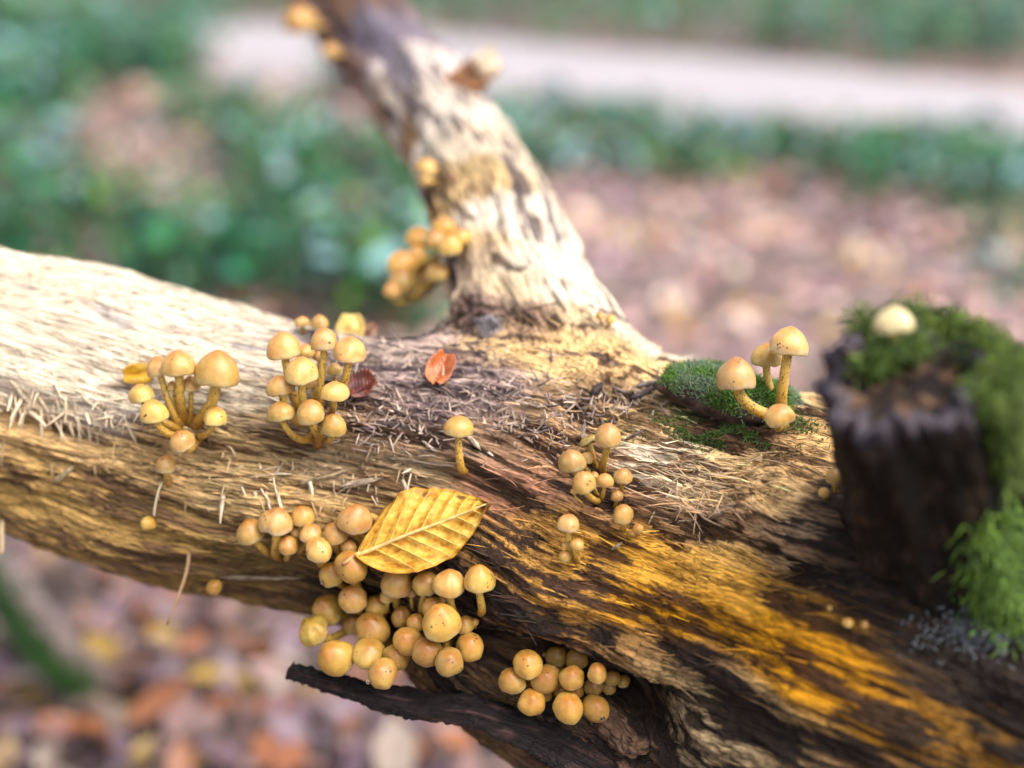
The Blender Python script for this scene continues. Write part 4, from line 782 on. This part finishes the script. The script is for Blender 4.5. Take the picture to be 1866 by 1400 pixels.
# ------------------------------------------------------------------ fibres, chips and splinters
def strands(pts, dirs, lens, rads, nors, sag, cols, seg=4, seed=1):
    """many thin tapered three-sided strands as one vertex/face set"""
    n = len(pts); t = np.linspace(0, 1, seg)
    side = unit(np.cross(dirs, nors)); r2 = np.random.default_rng(seed)
    wob = r2.normal(0, .26, (n, 1)) * t[None] ** 1.5
    ctr = pts[:, None] + (dirs[:, None] * t[None, :, None] + side[:, None] * wob[..., None] + sag[:, None] * (t[None, :, None] ** 2)) * lens[:, None, None]
    prof = rads[:, None] * (1 - .75 * t[None] ** 2)
    a = np.array([0, 2.1, 4.2]); off = np.cos(a)[None, None, :, None] * side[:, None, None] + np.sin(a)[None, None, :, None] * nors[:, None, None] * .6
    V = (ctr[:, :, None] + prof[..., None, None] * off).reshape(-1, 3)
    base = (np.arange(n) * seg * 3)[:, None, None, None]; i = np.arange(seg - 1)[None, :, None, None]; j = np.arange(3)[None, None, :, None]; j2 = (j + 1) % 3
    F = np.concatenate([base + i * 3 + j, base + i * 3 + j2, base + (i + 1) * 3 + j2, base + (i + 1) * 3 + j], -1).reshape(-1, 4)
    C = np.repeat(cols, seg * 3, 0)
    return V, F, C
def scatter(regions, n):
    out = []
    tot = sum(r[4] for r in regions)
    for (x, y, rx, ry, w, *rest) in regions:
        for _ in range(int(n * w / tot)):
            h = hit(x + rnd.gauss(0, .55) * rx, y + rnd.gauss(0, .55) * ry)
            if h is not None: out.append((h[0], h[1], h[2], rest))
    return out
def fibres():
    tang = lambda n: unit(TDIR - n * (n @ TDIR)[..., None])
    def make(name, regs, n, lmin, lmax, r0, r1, mode, lift, colf, sagz, lab, seed):
        s = scatter(regs, n); N = np.array([q[1] for q in s]); X = np.array([q[0] for q in s]); m = len(s); g = np.random.default_rng(seed)
        T = tang(N); B = np.cross(N, T)
        if mode == 'grain': a = g.normal(0, .09, m) + np.where(g.random(m) < .5, 0, math.pi)
        elif mode == 'down': a = None
        else: a = g.uniform(0, 2 * math.pi, m)
        if a is None:
            D = np.array([.15, 0, -1.0]) + g.normal(0, .28, (m, 3)); D = unit(D - N * ((D * N).sum(-1) - .15)[:, None])
        else: D = np.cos(a)[:, None] * T + np.sin(a)[:, None] * B
        D = unit(D + N * g.uniform(lift * .1, lift, m)[:, None]); ln = g.uniform(lmin, lmax, m) ** 1; ln = lmin + (lmax - lmin) * g.random(m) ** 2
        sag = np.tile([0, 0, -1.0], (m, 1)) * sagz * g.random(m)[:, None]
        wood = BCOL[BF[np.array([q[2] for q in s])][:, 0]]
        C = colf(wood, g, m)
        V, F, C = strands(X - N * .0006, D, ln, g.uniform(r0, r1, m), N, sag, C, seed=seed)
        o = mesh(name, V, F, M_FIBRE, log, C, origin=LOG0); tag(o, lab, kind='stuff')
    own = lambda w, g, m: np.clip(w * g.uniform(.45, 1.45, (m, 1)) + .005, 0, .8)
    pale = lambda w, g, m: (np.array([.60, .46, .30]) * .6 + w * .4) * g.uniform(.5, 1.15, (m, 1))
    chip = lambda w, g, m: np.where(g.random((m, 1)) < .55, np.array([.38, .29, .23]), np.array([.17, .12, .11])) * g.uniform(.6, 1.4, (m, 1))
    make('grain_splinters', [(300, 760, 420, 160, 2), (900, 760, 420, 160, 2.4), (1250, 900, 300, 200, 2.2), (1050, 1020, 260, 140, 1.2), (1350, 1120, 250, 140, 1), (300, 900, 400, 130, 1.2)], 5600, .004, .017, .00022, .0008, 'grain', .07, own, 0, 'thin splinters lifting along the grain', 201)
    make('shredded_fibres', [(90, 745, 170, 50, 2.2), (200, 800, 160, 60, 1.2), (590, 880, 170, 55, 1.6), (640, 850, 100, 40, .8), (350, 830, 120, 50, .8)], 330, .003, .013, .00025, .0010, 'down', .25, pale, .5, 'pale frayed wood fibres hanging from the torn edge', 203)
    make('fibre_bundle', [(1190, 835, 60, 35, 1.5), (1240, 870, 60, 40, 1.8), (1270, 910, 35, 40, 1.2), (1330, 850, 90, 45, 1)], 420, .006, .020, .0003, .0010, 'grain', .10, pale, .2, 'bundle of bleached shredded fibres', 205)
    make('wood_chips', [(740, 720, 150, 70, 2), (880, 730, 150, 80, 2), (990, 770, 110, 60, 1.2), (660, 640, 120, 40, .8), (1120, 740, 120, 40, .8), (700, 780, 100, 40, 1)], 1500, .003, .011, .0004, .0012, 'any', .35, chip, 0, 'litter of small wood chips', 207)
    make('torn_strips', [(60, 735, 110, 22, 2), (190, 745, 90, 25, 1), (470, 870, 90, 30, .7), (700, 865, 60, 30, .6)], 80, .006, .018, .0006, .0022, 'down', .2, lambda w, g, m: np.array([.72, .58, .40]) * g.uniform(.6, 1.1, (m, 1)), .25, 'wide torn strips of pale wood', 211)
    make('hanging_fibres', [(1270, 905, 40, 22, 1), (1235, 880, 50, 30, .8)], 40, .010, .022, .0004, .0009, 'down', .3, pale, .2, 'pale fibres hanging from the shredded bundle', 209)
fibres()
def big_splinters():
    # (from px, to px, half width px, colour): single splinters large enough to pick out
    L = [((1150, 726), (1205, 700), 6, (.14, .10, .10)), ((1160, 705), (1215, 700), 5, (.3, .24, .22)), ((1075, 720), (1098, 700), 8, (.08, .055, .05)), ((850, 790), (880, 826), 5, (.6, .47, .34)), ((1140, 800), (1180, 780), 3, (.14, .1, .09)), ((1062, 800), (1072, 775), 4, (.34, .28, .25)),
         ((100, 880), (140, 850), 6, (.5, .38, .22)), ((180, 700), (340, 718), 3, (.34, .24, .15)), ((470, 905), (520, 845), 3, (.6, .48, .32)), ((20, 690), (60, 730), 4, (.66, .54, .38)), ((620, 890), (700, 876), 6, (.55, .42, .3)), ((540, 880), (640, 860), 4, (.42, .31, .18)), ((400, 1050), (560, 1046), 4, (.36, .27, .18)), ((700, 830), (850, 850), 4, (.3, .22, .15)),
         ((1115, 1002), (1140, 985), 3, (.5, .42, .3)), ((780, 600), (890, 612), 6, (.3, .27, .29)), ((910, 715), (940, 690), 3, (.5, .42, .36)), ((770, 800), (800, 822), 3, (.5, .4, .32)), ((950, 735), (1000, 745), 4, (.4, .3, .22)), ((1290, 945), (1370, 900), 8, (.46, .3, .2)), ((680, 770), (780, 780), 6, (.07, .05, .045))]
    for (a, b, w, c) in L:
        ha, hb = hit(*a), hit(*b)
        if ha is None or hb is None: continue
        pa, pb_ = ha[0] + ha[1] * .0015, hb[0] + hb[1] * .003; mid = (pa + pb_) / 2
        hm = hit((a[0] + b[0]) / 2, (a[1] + b[1]) / 2)
        if hm is not None and depth_of(hm[0]) < depth_of(mid): mid = hm[0] + hm[1] * .001
        n = 14; pth = bez(pa, pa * .4 + mid * .6, pb_ * .4 + mid * .6, pb_, n); r = w * depth_of(pa) / FPX
        t = np.linspace(0, 1, n); V, F = tube_mesh(pth, r * np.minimum(1, np.minimum(t * 5 + .25, (1 - t) * 2.5 + .12)), 7); V = V + .25 * r * fbm(V[:, :1] * 500, V[:, 1:2] * 500, V[:, 2:] * 500, 7, 2) * np.array([1, 1, 1])
        q = np.stack([np.repeat(t * .04, 7), np.tile(np.cos(np.arange(7)), n) * r, np.tile(np.sin(np.arange(7)), n) * r], -1)
        col = np.tile(c, (len(V), 1)) * (1 + .3 * fbm(V[:, 0] * 300, V[:, 1] * 300, V[:, 2] * 300, 8, 2))[:, None]
        mesh('splinter', V, F, M_WOOD, log, col, q, wet=np.zeros(len(V)), origin=LOG0)
    # snag on the side branch
    h = hit(850, 150); b0 = h[0]; tip = P(905, 108, depth_of(b0) - .02); n = 16; t = np.linspace(0, 1, n)
    V, F = tube_mesh(bez(b0 - h[1] * .02 + np.array([-.01, 0, -.004]), b0, tip - np.array([.012, 0, .006]), tip, n), .017 * (1 - .45 * t), 14); V = V + .004 * fbm(V[:, :1] * 70, V[:, 1:2] * 70, V[:, 2:] * 70, 9, 3)
    k = np.repeat(t, 14)[:, None]; f = sstep(.62, .8, k); col = np.array([.34, .16, .08]) * (1 - f) + np.array([.72, .56, .4]) * f
    o = mesh('snag', V, F, M_WOOD, log, col, V * .3, wet=np.zeros(len(V)), origin=LOG0); o['label'] = 'short broken snag with a pale tip on the side branch'
big_splinters()
def stalks():
    h = hit(345, 1010); a = h[0]; V, F = tube_mesh(bez(a + h[1] * .002, a + np.array([0, -.006, -.01]), P(322, 1090, depth_of(a) - .006), P(304, 1140, depth_of(a) - .004), 14), np.linspace(.0011, .0006, 14), 6)
    tag(mesh('grass_stalk', V, F, M_FIBRE, None, np.tile([.24, .15, .08], (len(V), 1))), 'thin dry grass stalk hanging from the underside of the log', 'stalk')
    h1, h2 = hit(300, 882), hit(285, 945); V, F = tube_mesh(bez(h1[0] + h1[1] * .002, h1[0] + h1[1] * .006, h2[0] + h2[1] * .006, h2[0] + h2[1] * .003, 12), .0006, 5)
    tag(mesh('pale_thread', V, F, M_FIBRE, None, np.tile([.6, .5, .33], (len(V), 1))), 'pale thread dangling from the lone small mushroom to a tiny bud', 'thread')
    h = hit(5, 950)
    if h is not None:
        V, F = tube_mesh(bez(h[0], h[0] + h[1] * .003, P(8, 985, depth_of(h[0]) - .005), P(2, 1010, depth_of(h[0]) - .005), 8), .0012, 6)
        tag(mesh('bark_strip', V, F, M_FIBRE, None, np.tile([.4, .3, .18], (len(V), 1))), 'short strip of fibre dangling below the tan end of the log', 'strip')
stalks()

# ------------------------------------------------------------------ moss
def moss_obj(name, X, N, ln, rad, c1, c2, lab, droop=.2, seed=1, spread=.5):
    g = np.random.default_rng(seed); m = len(X); D = unit(N + g.normal(0, spread, (m, 3)))
    k = g.random((m, 1)); C = np.array(c1) * (1 - k) + np.array(c2) * k; C = C * g.uniform(.6, 1.4, (m, 1))
    side = unit(np.cross(D, g.normal(0, 1, (m, 3)))); V, F, C = strands(X, D, g.uniform(.5, 1.1, m) * ln, np.full(m, rad), unit(np.cross(D, side)), np.tile([0, 0, -droop], (m, 1)), C, seg=4, seed=seed)
    return tag(mesh(name, V, F, M_MOSS, None, C), lab, 'moss', kind='stuff')
def moss_pad():
    # dark clump of soil under the moss, shaped as a flattened cushion on the trunk's ridge
    c = hit(1345, 770)[0]; cen = c + np.array([.0, .018, .006]); nu, nv = 60, 34; pts = []
    th = np.linspace(0, 2 * math.pi, nu, endpoint=False); ph = np.linspace(-.45, math.pi / 2, nv)
    TH_, PH = np.meshgrid(th, ph, indexing='xy'); cx = np.sign(np.cos(PH)) * np.abs(np.cos(PH)) ** .7
    rx, ry, rz = .037, .023, .0115
    X = np.stack([rx * cx * np.cos(TH_), ry * cx * np.sin(TH_), rz * np.sin(PH)], -1)
    X = X * (1 + .34 * fbm(X[..., 0] * 70 + 3, X[..., 1] * 70, X[..., 2] * 70, 121, 3))[..., None]
    X[..., 2] -= .18 * X[..., 0]
    X = cen + X; Nn = unit((X - cen) * np.array([1 / rx ** 2, 1 / ry ** 2, 1 / rz ** 2]))
    f = sstep(-.2, .3, fbm(X[..., 0] * 300, X[..., 1] * 300, X[..., 2] * 300, 123, 3))[..., None]
    root = empty('moss_cushion', cen - np.array([0, 0, .012]), 'cushion of green moss on a dark soil clump at the log ridge', 'moss')
    og = np.array(root.location)
    mesh('soil_clump', X.reshape(-1, 3), grid_faces(nv, nu), M_SOIL, root, (np.array([.02, .012, .01]) * (1 - f) + np.array([.07, .035, .028]) * f).reshape(-1, 3), origin=og)
    top = (PH > .05); top &= (fbm(np.cos(TH_) * 3, np.sin(TH_) * 3, PH * 3, 125, 2) * .7 + PH * 1.4) > .22
    idx = np.argwhere(top); g = np.random.default_rng(31); pick = idx[g.integers(0, len(idx), 9000)]
    Xp = X[pick[:, 0], pick[:, 1]] + g.normal(0, .0009, (9000, 3)); Np = Nn[pick[:, 0], pick[:, 1]]
    D = unit(Np + g.normal(0, .55, (9000, 3)) + np.array([0, 0, .3])); k = g.random((9000, 1)); pat = sstep(-.2, .4, fbm(Xp[:, 0] * 90, Xp[:, 1] * 90, Xp[:, 2] * 90, 127, 2))[:, None]
    C = (np.array([.035, .09, .015]) * (1 - k) + np.array([.11, .22, .025]) * k) * (1 - .6 * pat) + np.array([.15, .18, .15]) * .6 * pat
    side = unit(np.cross(D, g.normal(0, 1, (9000, 3)))); V, F, C = strands(Xp, D, g.uniform(.0015, .0042, 9000), np.full(9000, .00042), unit(np.cross(D, side)), np.tile([0, 0, -.15], (9000, 1)), C, seed=5)
    pts = []
    for _ in range(4200):                               # moss creeping off the clump onto the wood
        x_, y_ = 1340 + g.normal(0, 75), 775 + g.normal(0, 22)
        if vn(x_ * .03, y_ * .05, 0, 129) < -.05: continue
        h = hit(x_, y_)
        if h is not None: pts.append(h[:2])
    Xq = np.array([p[0] for p in pts]); Nq = np.array([p[1] for p in pts]); nq = len(Xq); D2 = unit(Nq + g.normal(0, .6, (nq, 3))); k = g.random((nq, 1))
    sd = unit(np.cross(D2, g.normal(0, 1, (nq, 3)))); V2, F2, C2 = strands(Xq, D2, g.uniform(.001, .0032, nq), np.full(nq, .0004), unit(np.cross(D2, sd)), np.tile([0, 0, -.1], (nq, 1)), np.array([.03, .06, .012]) * (1 - k) + np.array([.09, .16, .03]) * k, seed=6)
    V, F, C = np.concatenate([V, V2]), np.concatenate([F, F2 + len(V)]), np.concatenate([C, C2])
    o = mesh('moss_shoots', V, F, M_MOSS, root, C, origin=og); tag(o, kind='stuff')
moss_pad()
def stub_moss():
    a0, a1, ax, e1, e2, L, V = STUB; k, m = V.shape[:2]; g = np.random.default_rng(41)
    SBVH = BVHTree.FromPolygons([tuple(v) for v in V.reshape(-1, 3).tolist()], grid_faces(k, m).tolist())
    def hit(px, py):                                # first of log and stub along a ray
        d = unit(ray(px, py)); best = None
        for B in (BVH, SBVH):
            loc, nor, i, t = B.ray_cast(Vector(CAM), Vector(d), 4.0)
            if loc is not None and (best is None or t < best[2]):
                nn = np.array(nor); best = (np.array(loc), nn if nn @ d < 0 else -nn, t)
        return best
    # shoots over the upper back and the far flank of the stub
    ii = []; cen = a0 + ax * L
    right = np.array([1.0, 0, 0])
    for _ in range(120000):
        i = int(k * (1 - g.random() ** 1.6 * .27)) - 1; j = g.integers(0, m); p = V[i, j]; ct = a0 + ((p - a0) @ ax) * ax; n = unit(p - ct)
        s = n @ e2 * .9 + n @ right * 1.05 + .35 * vn(p[0] * 60, p[1] * 60, p[2] * 60, 43)
        if s > .60: ii.append((p, n))
        if len(ii) >= 14000: break
    for _ in range(13000):
        j = g.integers(0, m); p = V[k - 1 - g.integers(0, 5), j]; n = unit(p - (a0 + ((p - a0) @ ax) * ax))
        if n @ e2 * .9 + n @ right * .6 > .12: ii.append((p + n * g.uniform(-.010, .005), unit(n * .5 + ax * .5 + np.array([.15, .2, .6]))))
    X = np.array([q[0] for q in ii]) + g.normal(0, .0012, (len(ii), 3)); N = np.array([q[1] for q in ii])
    moss_obj('stub_moss', X + N * g.uniform(-.001, .008, (len(X), 1)), unit(N + np.array([.1, 0, .25])), .0062, .00062, (.018, .04, .005), (.11, .165, .018), 'dense green moss draped over the back of the dark broken stub', .35, 51, .75)
    # tongue of moss inside the hollow
    q = np.array([P(1570 + 110 * t + g.normal(0, 14), 672 - 42 * t + g.normal(0, 12), .580 + g.normal(0, .004)) for t in g.random(800)]); q = q - unit(ray(1620, 650)) * .0
    moss_obj('hollow_moss', q, np.tile(unit([0, -.5, .8]), (len(q), 1)), .006, .0006, (.03, .06, .01), (.11, .17, .025), 'small strip of green moss inside the hollow end of the stub', .3, 53, .6)
    pts = []
    for _ in range(6000):
        h = hit(1858 + g.normal(0, 34), 1045 + g.normal(0, 45))
        if h is not None: pts.append(h[:2])
    X = np.array([p[0] for p in pts]); N = np.array([p[1] for p in pts])
    moss_obj('trunk_moss', X, unit(N + np.array([0, 0, .3])), .007, .0007, (.02, .055, .006), (.13, .23, .02), 'bright moss tuft on the flank of the trunk below the stub', .5, 55, .5)
    pts = []
    for _ in range(500):
        h = hit(1790 + g.normal(0, 50), 1150 + g.normal(0, 20))
        if h is not None: pts.append(h[:2])
    X = np.array([p[0] for p in pts]); N = np.array([p[1] for p in pts])
    moss_obj('grey_moss', X, N, .004, .0007, (.05, .055, .055), (.14, .15, .17), 'greyish moss fringe below the bright moss tuft on the trunk', .3, 57, .6)
stub_moss()

# ------------------------------------------------------------------ forest floor: litter, low plants, mossy stick
LT = np.array([[0, 0, 0], [.28, .22, .02], [.28, 0, -.03], [.28, -.22, .02], [.62, .25, .03], [.62, 0, -.035], [.62, -.25, .03], [1, 0, .03]]); LT[:, 0] -= .5
LF = np.array([[0, 2, 1, 1], [0, 3, 2, 2], [1, 2, 5, 4], [2, 3, 6, 5], [4, 5, 7, 7], [5, 6, 7, 7]])
LTRI = np.array([[0, 2, 1], [0, 3, 2], [1, 2, 5], [1, 5, 4], [2, 3, 6], [2, 6, 5], [4, 5, 7], [5, 6, 7]])
def leaves_bulk(pos, size, yaw, pit, rol, cols):
    n = len(pos); T = LT[None] * size[:, None, None]
    def rot(T, a, i, j):
        c, s = np.cos(a)[:, None], np.sin(a)[:, None]; o = T.copy(); o[..., i] = c * T[..., i] - s * T[..., j]; o[..., j] = s * T[..., i] + c * T[..., j]; return o
    T = rot(T, rol, 1, 2); T = rot(T, pit, 0, 2); T = rot(T, yaw, 0, 1)
    V = (T + pos[:, None]).reshape(-1, 3); F = (np.arange(n)[:, None, None] * 8 + LTRI[None]).reshape(-1, 3)
    return V, F, np.repeat(cols, 8, 0)
PAL = {'rust-orange': (.34, .12, .045), 'pinkish-brown': (.34, .20, .18), 'pale buff': (.42, .33, .27), 'purplish-brown': (.21, .13, .165), 'mustard-yellow': (.42, .26, .05), 'dark brown': (.06, .035, .03)}
NAMES = list(PAL)
def path_y(x):
    xs = [p[0] for p in PL]; return np.interp(x, xs, [p[1] for p in PL]), np.interp(x, [p[0] for p in PU], [p[1] for p in PU])
def litter():
    g = np.random.default_rng(61); n = 30000
    d = .1 + 10.5 * g.random(n) ** 1.6; x = (g.random(n) - .5) * (2.2 + d * 1.15); y = d - .35
    lo, up = path_y(x); keep = ~((y > lo - .02) & (y < up + .02)); x, y = x[keep], y[keep]; n = len(x)
    pos = np.stack([x, y, .015 + .035 * g.random(n)], -1); near = y < 1.6
    pr = np.array([.09, .38, .17, .22, .04, .10]); ci = g.choice(6, n, p=pr); warm = near & (x < -.12) & (g.random(n) < .22); ci[warm] = g.choice([0, 0, 2, 4], warm.sum())
    col = np.array([PAL[k] for k in NAMES])[ci] * np.where(y < 1.1, g.uniform(.5, .78, n), g.uniform(.8, 1.7, n))[:, None]  # near leaves carry the log's shade in their darkened colour
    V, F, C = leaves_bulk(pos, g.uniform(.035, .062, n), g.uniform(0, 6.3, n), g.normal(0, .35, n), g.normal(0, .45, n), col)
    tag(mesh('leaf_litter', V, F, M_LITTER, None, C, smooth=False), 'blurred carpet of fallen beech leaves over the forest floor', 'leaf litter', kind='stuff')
    # the leaves that can still be told apart
    base = {}
    for k in NAMES:
        V = LT * 1.0; 
        for nr in (0, 1):
            me = mesh('fallen_leaf', V, LTRI, M_LITTER, None, np.tile(np.array(PAL[k]) * (.72 if nr else 1.2), (8, 1)), smooth=False); base[k, nr] = me.data; bpy.data.objects.remove(me)  # darker copy has the shade beneath the log painted in
    spots = []
    for (x0, x1, y0, y1, m, where) in ((0, 560, 1030, 1395, 90, 'on the ground under the tan end of the log'), (560, 1000, 1320, 1398, 22, 'on the ground below the dark splintered slab'), (1080, 1866, 400, 690, 46, 'on the bare litter between the log and the path')):
        for _ in range(m):
            px, py = rnd.uniform(x0, x1), rnd.uniform(y0, y1)
            if hit(px, py) is None: spots.append((px, py, where, rnd.choices(NAMES, (3, 3, 1, 4, 1, 2) if y0 > 900 else (1, 4, 3, 2, .5, .5))[0], rnd.uniform(.038, .065)))
    spots += [(1255, 592, 'on the bare litter between the log and the path', 'mustard-yellow', .10), (185, 1180, 'on the ground under the tan end of the log', 'mustard-yellow', .07), (290, 1280, 'on the ground under the tan end of the log', 'rust-orange', .09), (380, 1370, 'on the ground under the tan end of the log', 'mustard-yellow', .08), (720, 1370, 'on the ground below the dark splintered slab', 'pale buff', .09)]
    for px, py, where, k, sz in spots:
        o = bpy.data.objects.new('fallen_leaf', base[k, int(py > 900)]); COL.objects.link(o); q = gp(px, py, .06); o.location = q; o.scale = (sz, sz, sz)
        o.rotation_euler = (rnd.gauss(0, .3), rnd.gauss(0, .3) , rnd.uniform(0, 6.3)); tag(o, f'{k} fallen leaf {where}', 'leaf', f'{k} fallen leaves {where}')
litter()
def low_plants():
    g = np.random.default_rng(71); pos = []; col = []; siz = []
    def patch(px0, px1, py0, py1, n, cl, zmax):
        for _ in range(n):
            px, py = g.uniform(px0, px1), g.uniform(py0, py1); q = gp(px, py); k = g.integers(4, 9)
            if vn(q[0] * 2.2, q[1] * 2.2, 0, 77) < -.2 and cl < 2: continue
            lo, up = path_y(q[0])
            if lo - .03 < q[1] < up + .03 and q[0] > -1.25: continue
            tone = g.choice(6, p=[.2, .18, .27, .12, .18, .05]); dim = g.uniform(.4, 1.35)
            if cl < 2 and vn(q[0] * 4.5, q[1] * 4.5, 0, 79) < -.38: continue
            for _j in range(k):
                pos.append(q + np.array([g.normal(0, .05), g.normal(0, .05), .02 + zmax * g.random()])); siz.append(g.uniform(.025, .065))
                c = [(.010, .045, .014), (.026, .17, .045), (.02, .14, .07), (.07, .17, .02), (.016, .09, .05), (.15, .27, .28)][tone if g.random() < .75 else g.integers(0, 5)]; col.append(np.array(c) * g.uniform(.7, 1.3) * dim)
                if c[2] > .2: siz[-1] *= 1.45; pos[-1][2] += .02  # pale tone painted to stand in for sky glints, on enlarged leaves
    patch(-150, 800, 60, 640, 1900, 0, .16); patch(-150, 700, 70, 250, 1300, 1, .14)          # left of the side branch
    patch(300, 800, 110, 420, 500, 0, .14)
    patch(880, 1950, 195, 335, 650, 2, .04)         # fringe along the near edge of the path
    patch(1500, 1950, 260, 400, 130, 2, .09)
    patch(-100, 1950, -110, 130, 3600, 2, .20)        # beyond the path
    patch(1780, 1900, 400, 560, 20, 2, .06)
    pos = np.array(pos); n = len(pos); lo, up = path_y(pos[:, 0]); k = ~((pos[:, 1] > lo + .02) & (pos[:, 1] < up - .02)) | (pos[:, 0] < -1.25)
    pos = pos[k]; col = np.array(col)[k]; siz = np.array(siz)[k]; n = len(pos)
    V, F, C = leaves_bulk(pos, siz, g.uniform(0, 6.3, n), g.normal(0, .5, n), g.normal(0, .5, n), col)
    tag(mesh('low_plants', V, F, M_GREEN, None, C, smooth=False), 'blurred low green ground plants on both sides of the path', 'plants', kind='stuff')
    print('plants', n)
low_plants()
def mossy_stick():
    pts = [gp(-60, 960, .10), gp(10, 1040, .13), gp(60, 1115, .14), gp(115, 1180, .12), gp(175, 1232, .07), gp(240, 1270, .0)]
    pth = catmull(pts, 40); V, F = tube_mesh(pth, np.linspace(.020, .014, 40), 16); V = V + .003 * fbm(V[:, :1] * 40, V[:, 1:2] * 40, V[:, 2:] * 40, 131, 3)
    og = pts[2] - np.array([0, 0, .14]); root = empty('mossy_stick', og, 'blurred arching pale stick with a mossy green underside near the ground', 'stick')
    mesh('bare_wood', V, F, M_WOOD, root, np.tile([.20, .15, .14], (len(V), 1)), V * .3, wet=np.zeros(len(V)), origin=og)
    g = np.random.default_rng(81); i = g.integers(0, 30, 5000); a = g.normal(0, .75, 5000)
    d0 = unit(np.array([-.75, -.3, -.6])); T = unit(np.gradient(pth, axis=0))[i]; n0 = unit(d0 - T * (T @ d0)[:, None]); n1 = np.cross(T, n0)
    N = np.cos(a)[:, None] * n0 + np.sin(a)[:, None] * n1; X = pth[i] + N * .018 + T * g.uniform(-.01, .01, 5000)[:, None]
    k = g.random((5000, 1)); C = np.array([.012, .04, .008]) * (1 - k) + np.array([.04, .11, .018]) * k
    V, F, C = strands(X, unit(N + g.normal(0, .4, (5000, 3))), g.uniform(.010, .020, 5000), np.full(5000, .0012), unit(np.cross(N, T)), np.tile([0, 0, -.2], (5000, 1)), C, seed=9)
    tag(mesh('moss_shoots', V, F, M_MOSS, root, C, origin=og), kind='stuff')
mossy_stick()
